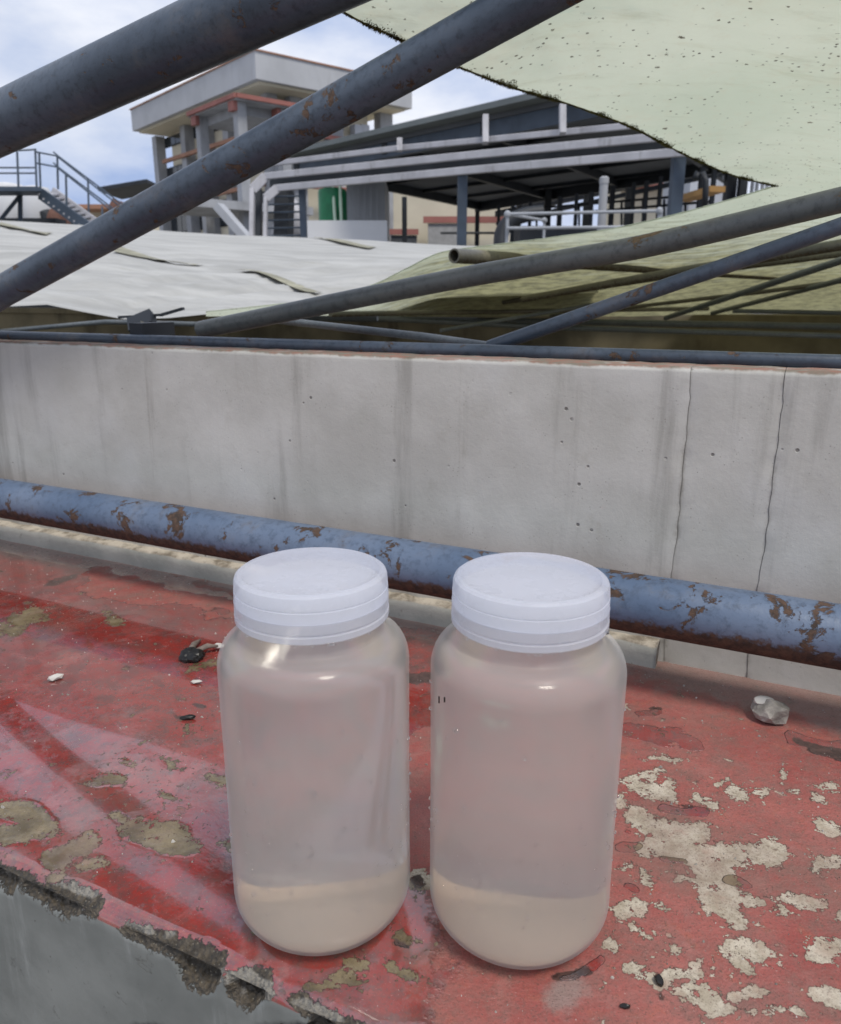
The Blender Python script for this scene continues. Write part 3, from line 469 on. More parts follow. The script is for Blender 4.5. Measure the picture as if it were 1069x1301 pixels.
# hem and moss along the torn edge
hem = V[:, 0]; o = MB().tube(resample(hem[:150], 150), .0010, 6, True, .35).build('hem', M_moss, gs_, True); o = MB().tube(resample(hem[150:], 150), .0013, 6, True, .3).build('hem', M_green, gs_, True)
mv, mf = [], []
ed = resample(hem[8:150], 4000); tg = np.gradient(ed, axis=0); tg /= np.linalg.norm(tg, axis=1)[:, None]; inn = V[:, 3] - V[:, 0]; inn = inn[8:150]; inn = np.stack([np.interp(np.linspace(0, 1, 4000), np.linspace(0, 1, len(inn)), inn[:, i]) for i in range(3)], 1); inn /= np.linalg.norm(inn, axis=1)[:, None]
dens = np.clip(fbm(np.arange(4000.), np.zeros(4000), .012, 4) * 2.4 + .62, .12, 1)
for i in range(4000):
    for _ in range(4):
        if random.random() > dens[i]: continue
        k0 = len(mv); p = ed[i] + inn[i] * random.expovariate(1 / .0026) * dens[i] - inn[i] * .001 + np.array([0, 0, -.0006]); dv = np.array([random.gauss(0, 1) for _ in range(3)]); dv = dv / np.linalg.norm(dv) - inn[i] * .6 + np.array([0, 0, -.5]); ln = random.uniform(.0005, .0015) * (.5 + dens[i]); sd = np.cross(dv, [random.random(), random.random(), random.random()]); sd /= np.linalg.norm(sd) + 1e-9
        mv += [p - sd * .0006, p + sd * .0006, p + dv * ln]; mf.append((k0, k0 + 1, k0 + 2))
tag(obj('moss', mv, mf, M_moss, gs_), None, None, kind='stuff')
# ================================================================== pale tarpaulin
gx = np.linspace(-260, 760, 170); gt = np.linspace(0, 1, 70)
near = np.interp(gx, [-260, -100, 0, 60, 110, 160, 215, 275, 330, 420, 520, 760], [392, 388, 390, 387, 397, 406, 404, 398, 393, 388, 380, 372]); far = np.interp(gx, [-260, 0, 100, 300, 450, 545, 760], [276, 280, 286, 299, 305, 310, 318])
V = np.zeros((len(gx), len(gt), 3))
for i, x in enumerate(gx):
    for j, t in enumerate(gt):
        y = near[i] * (1 - t) + far[i] * t; dd = 1 / ((1 - t) / np.interp(x, [150, 420], [2.05, 2.6]) + t / 7.0); V[i, j] = P(x, y, dd)
S_ = np.arange(len(gx))[:, None] / 20.; T_ = gt[None] * 7
ridge = fbm(S_ * .5 + T_ * .8, T_ * 2.2 - S_ * .3, 1.5, 4) * .10 * np.clip(gt * 4, 0, 1)[None] * np.clip((1 - gt) * 3, .25, 1)[None]; V[..., 2] += ridge * .8 + fbm(S_ * .25 + T_ * .12, T_ * .55, 2.1, 2) * .12 * np.clip(gt * 3, 0, 1)[None] * np.clip((1 - gt) * 2.5, .1, 1)[None]
n0, n1 = V.shape[:2]; ii = np.arange(n0 * n1).reshape(n0, n1); fs = [tuple(map(int, q)) for q in np.stack([ii[:-1, :-1], ii[1:, :-1], ii[1:, 1:], ii[:-1, 1:]], -1).reshape(-1, 4)]
tp_ = thing('pale_tarpaulin', 'broad grey white tarpaulin with lapped seams stretched over the tank', 'tarpaulin', V[100, 0])
obj('sheet', V.reshape(-1, 3), fs, M_tarp, tp_, True); Vt = V
def tarp_at(x, y):
    f = (x - gx[0]) / (gx[1] - gx[0]); i = int(np.clip(f, 0, len(gx) - 2)); t = (y - near[i]) / (far[i] - near[i]); q = np.clip(t * (len(gt) - 1), 0, len(gt) - 2); j = int(q)
    a = Vt[i, j] * (1 - (f - i)) + Vt[i + 1, j] * (f - i); b = Vt[i, j + 1] * (1 - (f - i)) + Vt[i + 1, j + 1] * (f - i); return a * (1 - (q - j)) + b * (q - j)
for lap in ([(-30, 281), (10, 290), (35, 297), (60, 300)], [(145, 317), (180, 326), (215, 336), (250, 338)], [(300, 343), (340, 352), (375, 366), (405, 371)], [(400, 303), (440, 312), (470, 318)]):
    pts = resample(lap, 40); a = np.array([tarp_at(*p) for p in pts]); lift = np.sin(np.linspace(.25, math.pi, 40)) ** .7; up = a + np.array([0, 0, .010]) + np.array([0, 0, .008]) * lift[:, None]; bk = np.array([tarp_at(p[0] + 9, p[1] - 3) for p in pts]) + np.array([0, 0, .006])
    tt = np.linspace(-1, 1, 40); sm_ = lambda q: np.stack([np.polyval(np.polyfit(tt, q[:, i], 3), tt) for i in range(3)], 1); a, up, bk = sm_(a), sm_(up), sm_(bk)
    frnt = up + (a - bk) / np.linalg.norm(a - bk, axis=1)[:, None] * .025
    v = np.vstack([bk, up, frnt]); f = [(i, i + 1, 41 + i, 40 + i) for i in range(39)] + [(40 + i, 41 + i, 81 + i, 80 + i) for i in range(39)]; obj('seam_lap', v, f, M_seam, tp_, True)
# ================================================================== bottles
def bottle(c, label, marks=False, rot=0.):
    t = thing('plastic_bottle', label, 'bottle', c, 'wide-mouth sample bottles on the red ledge'); Rb, r, H1 = .0478, .021, .150
    pr = [(.001, .0012), (.020, .0008), (.0268, 0)] + [(Rb - r + r * math.sin(a), r - r * math.cos(a)) for a in np.linspace(.12, math.pi / 2, 12)]
    pr += [(Rb - .0002 * math.sin(i / 9 * math.pi), H1 * 1. * (i / 9) + r * (1 - i / 9)) for i in range(1, 10)]
    pr += [(Rb - .012 * (1 - math.cos(a)), H1 + .016 * math.sin(a)) for a in np.linspace(.15, math.pi / 2, 9)] + [(.0352, .1668), (.0345, .169), (.0345, .1800), (.0353, .1808), (.0353, .1818), (.0345, .1826), (.0345, .1905), (.033, .1912)]
    o = MB().lathe(pr, c, 128).build('body', M_body, t, True); autosmooth(o, 60)
    q = .0013; wp = [(.001, .0032), (.0262, .0032)] + [(Rb - r + (r - q) * math.sin(a), r - (r - q) * math.cos(a)) for a in np.linspace(.2, math.pi / 2, 10)] + [(Rb - q, r + (H1 - r) * i / 6) for i in range(1, 7)] + [(Rb - q - .011 * (1 - math.cos(a)), H1 + .0135 * math.sin(a)) for a in np.linspace(.2, 1.35, 6)]
    wt = MB().lathe(wp, c, 128).build('water', M_water, t, True); autosmooth(wt, 60)
    fl = [(.001, .0042), (.026, .0042)] + [(Rb - r + (r - .0026) * math.sin(a), r - (r - .0026) * math.cos(a)) for a in np.linspace(.1, .62, 5)]
    m = MB(); m.lathe(fl, c, 96); m.f.pop(); m.f = m.f; bo = m.build('bottle_floor', M_floor, t, True)
    # cap: domed rim, threaded skirt with ribs, lower ring
    Rc = .0377; cp = [(.0335, .1745), (Rc - .0004, .1745), (Rc + .0002, .1752), (Rc + .0002, .1778), (Rc - .0008, .1783), (Rc - .0008, .1789), (Rc + .0001, .1795), (Rc - .0002, .1895), (Rc - .0006, .1897), (Rc - .0006, .1903), (Rc - .0003, .1906), (Rc - .0005, .1945), (Rc - .0011, .1962), (Rc - .0024, .1972), (Rc - .0042, .1973), (Rc - .0052, .1966), (.029, .1958), (.018, .1953), (.001, .1951)]
    cpo = MB().lathe(cp, c, 160).build('cap', M_cap, t, True); autosmooth(cpo, 30); cpo['label'] = 'white screw cap with stepped skirt'
    k = MB()
    for zz, rr in ((.1842, -.0001),): k.lathe([(Rc - .003, zz - .0007), (Rc - .0001 + rr, zz - .0005), (Rc + rr + .0002, zz), (Rc - .0001 + rr, zz + .0005), (Rc - .003, zz + .0007)], c, 160)
    g = k.build('skirt_bead', M_cap, cpo, True)
    dr = MB()
    for _ in range(130):
        a = random.uniform(0, 2 * math.pi); z = random.choice([random.uniform(.03, .15), random.uniform(.04, .09)]); rd = random.uniform(.0004, .0012); p = np.array([c[0] + (Rb + .0001) * math.cos(a), c[1] + (Rb + .0001) * math.sin(a), c[2] + z])
        dr.lathe([(rd * .2, -rd * .95), (rd * .8, -rd * .6), (rd, 0), (rd * .75, rd * .7), (rd * .2, rd)], p, 8)
    for _ in range(26):
        a = random.uniform(0, 2 * math.pi); rd = random.uniform(.0004, .0012); p = np.array([c[0] + (Rc - .0004) * math.cos(a), c[1] + (Rc - .0004) * math.sin(a), c[2] + .1742]); dr.lathe([(rd * .2, -rd * .9), (rd, -rd * .3), (rd * .9, rd * .4), (rd * .2, rd)], p, 8)
    tag(dr.build('water_droplets', M_drop, t, True), None, None, kind='stuff')
    if marks:                                     # the two short pen strokes high on the side
        for x, y0, y1 in ((558, 885, 893), (565, 886, 892)):
            pts = []
            for y in (y0, (y0 + y1) / 2, y1):
                rr = ray(x, y); A = rr[0] ** 2 + rr[1] ** 2; B = 2 * ((EYE[0] - c[0]) * rr[0] + (EYE[1] - c[1]) * rr[1]); Cc = (EYE[0] - c[0]) ** 2 + (EYE[1] - c[1]) ** 2 - (Rb + .0002) ** 2; dsc = B * B - 4 * A * Cc
                if dsc > 0: pts.append(EYE + rr * ((-B - math.sqrt(dsc)) / (2 * A)))
            if len(pts) == 3: MB().tube(pts, .0004, 6).build('pen_stroke', M_black, t)
    return t
c1 = onz(415, 1215, 0); c1 = np.array([c1[0] * 1.11, c1[1] + .0358, 0]); c2 = onz(661, 1232, 0); c2 = np.array([c2[0] * 1.11 - .0027, c2[1] + .0358, 0])
bottle(c1 + [0, 0, -.0002], 'frosted plastic bottle with white cap standing closest to the broken ledge corner'); bottle(c2 + [0, 0, -.0002], 'frosted plastic bottle with white cap beside the flaked pale paint patches', True)
# ================================================================== debris on the ledge
def lump(name, c, rad, mat, label, cat, seed, rough_=.35, parent=None, rot=0., sub=3):
    import bmesh
    bm = bmesh.new(); bmesh.ops.create_icosphere(bm, subdivisions=sub, radius=1); rs = np.random.default_rng(seed); pl_ = [(q / np.linalg.norm(q), rs.uniform(.62, .95)) for q in rs.normal(size=(12, 3))]; v = []
    for q in bm.verts:
        d = np.array(q.co); k = 1.
        for n_, dd in pl_:
            t = d @ n_
            if t > 1e-3: k = min(k, dd / t)
        d = d * k * (1 + rs.normal() * .03 * rough_); x, y, z = d * np.array(rad); v.append((c[0] + x * math.cos(rot) - y * math.sin(rot), c[1] + x * math.sin(rot) + y * math.cos(rot), c[2] + z))
    f = [tuple(q.index for q in fa.verts) for fa in bm.faces]; bm.free(); o = obj(name, v, f, mat, parent)
    autosmooth(o, 12)
    if not parent: top(o, label, cat)
    return o
p = onz(975, 915, 0); st = thing('loose_stone', 'rough grey stone chip with a pale broken face lying near the wall', 'stone', p)
lump('stone_body', p + [0, 0, .008], (.0165, .0115, .0115), M_stone, None, None, 3, 1.6, parent=st, rot=-.3, sub=2); lump('pale_face', p + [-.003, .004, .0145], (.009, .006, .004), M_white, None, None, 5, parent=st)
p = onz(70, 863, 0); lump('paint_flake', p + [0, 0, .002], (.0085, .005, .0028), M_white, 'small white flake of plaster lying on wet red paint', 'flake', 7, rot=.5, sub=1)
p = onz(243, 838, 0); cl = thing('muck_clump', 'black wet clump of muck with a grey twig on the red ledge', 'debris', p)
lump('clump', p + [0, 0, .004], (.0105, .0095, .0075), M_black, None, None, 9, 2, parent=cl); lump('clump', p + [.006, .006, .003], (.006, .006, .005), M_black, None, None, 12, 2, parent=cl)
for i_, (dx, dy, dz_, r1) in enumerate(((-.006, .003, .004, .005), (.004, -.005, .003, .0045), (-.003, -.006, .002, .004), (.009, .001, .003, .0035), (.0, .002, .009, .004))): lump('clump', p + [dx, dy, dz_], (r1, r1 * .8, r1 * .8), M_black, None, None, 60 + i_, 3, parent=cl, sub=2)
MB().tube([p + [-.002, .006, .006], p + [-.003, .022, .005], p + [-.001, .036, .003]], [.003, .0028, .0012], 8, True, .2).build('twig', M_bark, cl, True); MB().tube([p + [.002, .006, .005], p + [.012, .014, .007], p + [.022, .018, .005]], [.003, .003, .001], 8, True, .2).build('twig', M_bark, cl, True); lump('pale_crumb', p + [.021, .019, .005], (.006, .003, .003), M_white, None, None, 14, parent=cl)
p = onz(240, 913, 0); lump('bark_sliver', p + [0, 0, .0015], (.0075, .0028, .002), M_black, 'thin black sliver lying on the red paint below the muck clump', 'debris', 15, rot=.15)
p = onz(250, 868, 0); lump('paint_curl', p + [0, 0, .0015], (.0065, .0035, .0016), M_white, 'curled pale paint chip between the muck clump and the sliver', 'flake', 17, rot=-.1, sub=1)
p = onz(837, 1248, 0); lump('soot_crumb', p + [0, 0, .0012], (.0022, .004, .002), M_black, 'tiny dark crumb on a pale flaked patch beside the bottle', 'debris', 19)
p = onz(795, 1280, 0); lump('soot_crumb', p + [0, 0, .001], (.003, .0014, .0012), M_black, 'tiny flat dark crumb on brown dirty paint near the ledge nosing', 'debris', 21)
def grit(name, n, mat, label, lo, hi, seed):
    r_ = random.Random(seed); k = MB()
    for _ in range(n):
        s_, o_ = r_.uniform(-.15, 1.4), -abs(r_.betavariate(1, 1.3)) * .42; q = Wp(s_, o_, 0)
        if np.hypot(*(q - c1)[:2]) < .05 or np.hypot(*(q - c2)[:2]) < .05: continue
        sz = r_.uniform(lo, hi) * (1 if r_.random() < .9 else 1.8); a = r_.uniform(0, 6.28); m_ = 5; f_ = [r_.uniform(.5, 1.1) for _ in range(m_)]
        ring = [q + [sz * f_[j] * math.cos(a + j * 1.257), sz * .7 * f_[j] * math.sin(a + j * 1.257), 0] for j in range(m_)]; t_ = [v * .35 + q * .65 + [0, 0, sz * r_.uniform(.3, .6)] for v in ring]
        k.add([v - [0, 0, .0008] for v in ring] + t_, [tuple(range(m_, 2 * m_))] + [(j, (j + 1) % m_, m_ + (j + 1) % m_, m_ + j) for j in range(m_)])
    return tag(k.build(name, mat), label, 'grit', kind='stuff')
grit('pale_grit', 500, M_white, 'fine pale grit and paint crumbs scattered over the red ledge', .0003, .0009, 3); grit('dark_grit', 1300, M_stone, 'fine dark grit scattered over the red ledge', .0004, .0013, 5)
# ================================================================== office building
def unit(v): v = np.array(v, float); return v / np.linalg.norm(v)
DL, DR = unit((-.87, 1.038, 0)), unit((1.038, .87, 0)); B0 = P(324, 64, 36); ZU = np.array([0, 0, 1.])
def ab(x, y, plane, inset):                        # pixel on a facade plane -> (distance along it, height)
    p0 = B0 + (DR if plane == 'L' else DL) * inset; n_ = DR if plane == 'L' else DL; q = onplane(x, y, p0, n_); return (q - B0) @ (DL if plane == 'L' else DR), q[2]
def bbox(a0, a1, b0, b1, z0, z1, bev=0): k = MB(); return k.box(np.array([B0[0], B0[1], 0]) + DL * a0 + DR * b0 + ZU * z0, DL * (a1 - a0), DR * (b1 - b0), ZU * (z1 - z0), bev)
AL, _ = ab(167, 150, 'L', 0); BR, _ = ab(524, 110, 'R', 0); zt = B0[2]; _, zb = ab(330, 98, 'L', 0)
bd = thing('office_building', 'grey concrete and cream office block with deep flat roof fascia and red ledges', 'building', (B0[0], B0[1], GZ))
rf = bbox(0, AL, 0, BR, zb, zt, .02).build('roof_fascia', G['fascia'], bd); bbox(-.06, AL + .06, -.06, BR + .06, zt + .003, zt + .07).build('roof_trim', G['brick'], rf)
bbox(.3, AL - .3, .3, BR - .3, zb - .12, zb - .003).build('soffit', G['cream'], bd)
IN = 1.6; bbox(IN + .35, AL - 1.2, IN + .35, BR - 1.6, GZ, zb - .125).build('wall', G['cream'], bd)
fl_z = [ab(203, y, 'L', IN)[1] for y in (208, 262)]; H3 = zb - .125
cols = [ab(x, 160, 'L', IN)[0] for x in (199, 236, 262, 291)]
cw = .62
for a in cols + [IN + .2]: bbox(a - cw / 2, a + cw / 2, IN - .25, IN + .345, GZ, H3 - .003).build('column', G['concrete'], bd)
colb = [ab(x, 160, 'R', IN)[0] for x in (376, 425, 488)]
for b in colb: bbox(IN - .25, IN + .345, b - .42, b + .42, GZ, H3 - .003).build('column', G['concrete'], bd)
for z in (fl_z[0], fl_z[1]):
    bbox(IN + .4, AL - 1.4, IN - .45, IN - .255, z - .2, z + .0).build('red_ledge', G['brick'], bd); bbox(IN - .45, IN - .255, IN + .4, BR - 2, z - .2, z + .0).build('red_ledge', G['red'], bd)
srt = sorted(cols + [IN + .2], reverse=True)
for i in range(len(srt) - 1):
    a1, a0 = srt[i] - cw / 2 - .1, srt[i + 1] + cw / 2 + .1
    if a1 - a0 < .6: continue
    for zlo, zhi in ((H3 - .7, H3 - .12), (fl_z[0] - 1.75, fl_z[0] - .3), (fl_z[1] - 1.75, fl_z[1] - .3)):
        wi = bbox(a0, a1, IN + .27, IN + .347, zlo, zhi).build('window', G['dark'], bd)
        mid = (a0 + a1) / 2
        for q0, q1 in ((a0 + .07, mid - .04), (mid + .04, a1 - .07)): bbox(q0, q1, IN + .245, IN + .268, zlo + .07, zhi - .07).build('pane', G['glass'], wi)
for b0, b1 in zip([IN + .6] + [c + .42 for c in colb[:-1]], [c - .42 for c in colb]):
    if b1 - b0 < 1: continue
    for zlo, zhi in ((fl_z[0] - 1.9, fl_z[0] - .3),):
        wi = bbox(IN + .27, IN + .347, b0 + .3, b1 - .3, zlo, zhi).build('window', G['dark'], bd); bbox(IN + .245, IN + .268, b0 + .4, b1 - .4, zlo + .1, zhi - .1).build('pane', G['glass'], wi)
# red-edged balcony roof in front of the corner
zP = P(302, 122, 33.5)[2]; p1 = P(300, 122, 33.5); a1 = (p1 - B0) @ DL; b1 = (p1 - B0) @ DR
pe = ab(240, 148, 'L', b1)[0]; pr_ = ab(378, 130, 'R', a1)[0]
por = bbox(a1, pe, b1, IN + .3, zP - .12, zP - .003).build('balcony_roof', G['concrete'], bd); bbox(a1 - .03, pe, b1 - .12, b1 - .003, zP - .06, zP + .12).build('roof_edge', G['red'], por); bbox(a1 - .12, a1 - .033, b1, pr_, zP - .06, zP + .12).build('roof_edge', G['red'], por)
bbox(a1, IN, IN + .3, pr_, zP - .12, zP - .003).build('balcony_roof', G['concrete'], bd)
for a, b in ((a1 + .5, b1 + .4), (pe - .5, b1 + .4), (a1 + .5, pr_ - .5)):
    bbox(a - .22, a + .22, b - .22, b + .22, GZ, zP - .123).build('column', G['concrete'], bd); bbox(a - .26, a + .26, b - .42, b - .225, zP - .5, zP - .11).build('bracket', G['red'], bd)
bbox(a1 + .9, pe - .2, b1 + .6, IN, zP - .5, zP - .123).build('beam', G['concrete'], bd)
# air conditioners on the right facade
for x in (454, 463): b_, z_ = ab(x, 168, 'R', IN - .2); bbox(IN - .35, IN + .1, b_ - .25, b_ + .25, z_ - .35, z_ + .35).build('air_conditioner', G['pale'], bd)
# outside stair and lower block
k = MB(); k.beam(P(278, 262, 31), P(334, 326, 31), .5, .3); top(k.build('stair_flight', G['pale']), 'white slanting stair flight below the office block', 'stair')
k = MB().box(P(246, 262, 33), DR * 6, DL * 4, (0, 0, .35)); top(k.build('link_slab', G['concrete']), 'grey concrete slab bridging out at the office block foot', 'slab')
# ================================================================== open shed
HR = P(390, 196, 24)[2]; n1_, n2_, f1_ = onz(372, 206, HR), onz(960, 80, HR), onz(606, 258, HR); f2_ = f1_ + (onz(913, 204, HR) - f1_) * 1.25
sh = thing('steel_shed', 'open steel shed with dark pitched roof on blue grey posts', 'shed', ((n1_ + f1_) / 2 * [1, 1, 0]) + [0, 0, GZ])
def slab(a, b, c, d, t): k = MB(); q = [np.asarray(v) for v in (a, b, c, d)]; k.add([v for v in q] + [v + ZU * t for v in q], [(3, 2, 1, 0), (4, 5, 6, 7), (0, 1, 5, 4), (1, 2, 6, 5), (2, 3, 7, 6), (3, 0, 4, 7)]); return k
rz = ZU * .5
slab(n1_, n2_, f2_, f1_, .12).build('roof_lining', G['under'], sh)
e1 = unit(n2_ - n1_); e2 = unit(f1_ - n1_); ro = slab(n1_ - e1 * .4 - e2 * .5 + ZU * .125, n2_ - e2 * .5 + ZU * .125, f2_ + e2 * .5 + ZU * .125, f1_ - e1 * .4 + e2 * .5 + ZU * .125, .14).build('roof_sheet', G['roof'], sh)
Ln = np.linalg.norm(n2_ - n1_); Lf = np.linalg.norm(f1_ - n1_)
for i in range(34):
    q = n1_ - e1 * .3 + e1 * (Ln + .3) * i / 33; k = MB(); k.beam(q + e2 * 1.2 + ZU * .29, q + e2 * (Lf + .4) + ZU * .29, .12, .045); k.build('roof_rib', G['roof'], ro)
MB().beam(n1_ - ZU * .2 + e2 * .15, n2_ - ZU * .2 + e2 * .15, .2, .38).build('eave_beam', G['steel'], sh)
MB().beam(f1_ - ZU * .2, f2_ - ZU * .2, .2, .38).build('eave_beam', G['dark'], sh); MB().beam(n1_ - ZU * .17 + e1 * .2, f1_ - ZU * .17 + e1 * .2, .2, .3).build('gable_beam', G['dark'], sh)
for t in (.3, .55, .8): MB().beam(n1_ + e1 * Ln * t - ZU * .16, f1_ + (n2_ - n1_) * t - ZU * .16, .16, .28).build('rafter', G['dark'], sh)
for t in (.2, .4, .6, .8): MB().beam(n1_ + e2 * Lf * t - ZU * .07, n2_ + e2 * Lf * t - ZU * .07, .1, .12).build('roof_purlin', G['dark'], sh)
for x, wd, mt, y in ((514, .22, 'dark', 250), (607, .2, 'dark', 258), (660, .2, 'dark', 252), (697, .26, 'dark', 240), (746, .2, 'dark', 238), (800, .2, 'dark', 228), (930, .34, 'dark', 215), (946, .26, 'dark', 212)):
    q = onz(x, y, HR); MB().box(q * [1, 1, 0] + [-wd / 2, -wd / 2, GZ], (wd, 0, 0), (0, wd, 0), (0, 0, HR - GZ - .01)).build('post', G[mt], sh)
# far girts with the bright gaps between
for y0, y1, t in ((272, 212, .28), (284, 222, .16)):
    MB().beam(P(632, y0 - 0, 40), P(925, y1 - 4, 27), t, t).build('girt', G['dark'], sh)
# ================================================================== cable rack
rk = thing('cable_rack', 'long grey twin channel cable rack bending down beside the shed posts', 'cable rack', P(330, 300, 15) * [1, 1, 0] + [0, 0, GZ])
def rack(pts, wd, name, mat, par=rk):
    pts = [P(*p) for p in pts]
    for a, b in zip(pts[:-1], pts[1:]): MB().beam(a, b, wd * .6, wd, bev=.01).build(name, mat, par)
rack([(930, 164, 11.6), (840, 174, 12.1), (600, 197, 13.6), (337, 224, 15.8)], .125, 'upper_channel', G['duct']); rack([(337.5, 224.3, 15.8), (321, 241, 15.8)], .19, 'elbow', G['duct']); rack([(321, 240, 15.8), (320, 320, 15.8)], .15, 'drop_channel', G['duct'])
rack([(960, 185, 11.4), (905, 190, 11.6), (600, 216, 13.5), (352, 239, 15.6)], .125, 'lower_channel', G['duct']); rack([(352.5, 239.3, 15.6), (338, 252, 15.6)], .17, 'elbow', G['duct']); rack([(338, 251, 15.6), (337, 320, 15.6)], .12, 'drop_channel', G['duct'])
rack([(930, 178, 11.9), (840, 187, 12.4), (600, 208, 14.0), (345, 233, 16.2)], .17, 'cable_tray', G['dark']); rack([(329, 240, 16.3), (329, 320, 16.3)], .2, 'cable_tray', G['dark']); rack([(362, 240, 16.3), (360, 320, 16.3)], .5, 'cable_ladder', G['dark'])
for i in range(7): rack([(340, 250 + i * 10, 15.9), (385, 249 + i * 10, 15.9)], .035, 'ladder_rung', G['steel'])
rack([(860, 155, 12.2), (800, 160, 12.6), (500, 189, 14.8), (345, 208, 16.2)], .1, 'top_rail', G['duct'])
for x, y0, y1, wd in ((508, 176, 192, .09), (617, 147, 182, .13), (715, 132, 170, .13)): d = 14.6 - (x - 508) * .0083; MB().beam(P(x, y0, d), P(x, y1, d), .1, wd).build('hanger', G['duct'], rk)
for x, y0, wd, d, mt in ((588, 214, .17, 13.7, 'steel'), (384, 236, .13, 15.6, 'steel'), (863, 196, .18, 12.0, 'steel')):
    q = P(x, y0, d); MB().box(q * [1, 1, 0] + [-wd / 2, -wd / 2, GZ], (wd, 0, 0), (0, wd, 0), (0, 0, q[2] - GZ)).build('rack_post', G[mt], rk)
q = P(768, 226, 11.5); cp_ = MB(); cp_.lathe([(.062, 0), (.062, q[2] - GZ - .08), (.07, q[2] - GZ - .08), (.07, q[2] - GZ), (.04, q[2] - GZ + .02)], q * [1, 1, 0] + [0, 0, GZ], 20); top(autosmooth(cp_.build('vent_pipe', G['concrete'])), 'upright pale grey capped pipe in front of the dark shed', 'pipe')
# handrail by the shed
hr = thing('handrail', 'galvanised pipe handrail with ball joints beyond the green sheet', 'handrail', P(645, 310, 10) * [1, 1, 0] + [0, 0, GZ])
for x, y, d in ((645, 272, 10), (692, 280, 12.5), (838, 268, 9.6)): q = P(x, y, d); m_ = MB(); m_.tube([q, q * [1, 1, 0] + [0, 0, GZ]], .022, 12); m_.lathe([(.01, -.045), (.04, -.025), (.047, 0), (.04, .025), (.01, .045)], q, 12); autosmooth(m_.build('rail_post', G['galv'], hr))
for a, b in (((645, 272, 10), (838, 268, 9.6)), ((645, 290, 10), (838, 288, 9.6)), ((645, 272, 10), (692, 280, 12.5))): MB().tube([P(*a), P(*b)], .02, 10).build('rail', G['galv'], hr)
MB().tube([P(560, 296, 20), P(645, 296, 20)], .03, 8).build('rail', G['dark'], hr)
# swept duct
pts = spline([P(636, 318, 17), P(638, 296, 17), P(648, 281, 17), P(668, 273, 17), P(690, 270, 17)], 24); top(autosmooth(MB().tube(pts, .16, 16).build('bent_duct', G['dark'])), 'dark swept duct curving up behind the handrail', 'duct')
q = P(662, 287, 19); top(MB().box(q * [1, 1, 0] + [0, 0, GZ], (2.2, 0, 0), (0, 1.5, 0), (0, 0, q[2] - GZ), .03).build('dark_cabinet', G['dark']), 'dark machine cabinet behind the galvanised handrail', 'cabinet')
# ================================================================== small buildings and plant beyond
def block(name, px0, px1, ytop, d, depth, mat, label, cat='building'):
    a, b = P(px0, ytop, d), P(px1, ytop, d); t = thing(name, label, cat, a * [1, 1, 0] + [0, 0, GZ]); b[2] = a[2]; ex = b - a
    MB().box(a * [1, 1, 0] + [0, 0, GZ], ex, (-ex[1] / np.linalg.norm(ex) * depth, ex[0] / np.linalg.norm(ex) * depth, 0), (0, 0, a[2] - GZ)).build('wall', mat, t); return t
cb = block('cream_store', 488, 650, 232, 44, 8, G['cream'], 'low cream store building with red lintels behind the shed'); MB().box(P(538, 283, 43.7), P(640, 283, 43.7) - P(538, 283, 43.7), (0, .28, 0), (0, 0, .34)).build('red_lintel', G['red'], cb); MB().box(P(544, 312, 43.85), P(592, 312, 43.85) - P(544, 312, 43.85), (0, .14, 0), P(544, 284, 43.85) - P(544, 312, 43.85)).build('roller_shutter', G['shutter'], cb)
MB().box(P(494, 298, 43.7), P(532, 298, 43.7) - P(494, 298, 43.7), (0, .28, 0), (0, 0, .3)).build('red_lintel', G['red'], cb); MB().box(P(497, 315, 43.85), P(530, 315, 43.85) - P(497, 315, 43.85), (0, .14, 0), P(497, 299, 43.85) - P(497, 315, 43.85)).build('doorway', G['dark'], cb)
bl = block('plant_room', 440, 489, 225, 27, 4, G['pale'], 'pale panel-clad plant room beside the green tank')
for x in (447, 455, 463, 471, 479): MB().beam(P(x, 228, 26.95), P(x, 320, 26.95), .05, .06).build('panel_rib', G['pale'], bl)
block('parapet', 387, 492, 280, 24, .3, G['white'], 'low whitish parapet wall in front of the green tank', 'wall')
q = P(424, 300, 25.2); gt_ = MB(); rr = .46; hh = P(424, 241, 25.2)[2] - GZ; gt_.lathe([(rr, 0), (rr, hh - .15), (rr * .94, hh - .05), (rr * .6, hh), (.05, hh + .03)], q * [1, 1, 0] + [0, 0, GZ], 32); top(autosmooth(gt_.build('green_tank', G['green'])), 'upright glossy green cylindrical tank behind two pale pipes', 'tank')
pp = thing('pale_riser_pipes', 'pair of thin pale green riser pipes in front of the green tank', 'pipe', P(427, 285, 24.4) * [1, 1, 0] + [0, 0, GZ])
for x, x2 in ((423, 426), (432, 434)): MB().tube([P(x, 234, 24.5), P(x2, 281, 24.5), P(x2, 330, 24.5)], .05, 10).build('riser', G['palegreen'], pp)
top(MB().tube([P(352, 310, 17.5), P(362, 268, 17.5), P(373, 262, 17.5), P(378, 275, 17.5), P(377, 300, 17.5)], .18, 14).build('grey_duct', G['duct'], None, True), 'grey bent duct between the cable ladder and the parapet', 'duct')
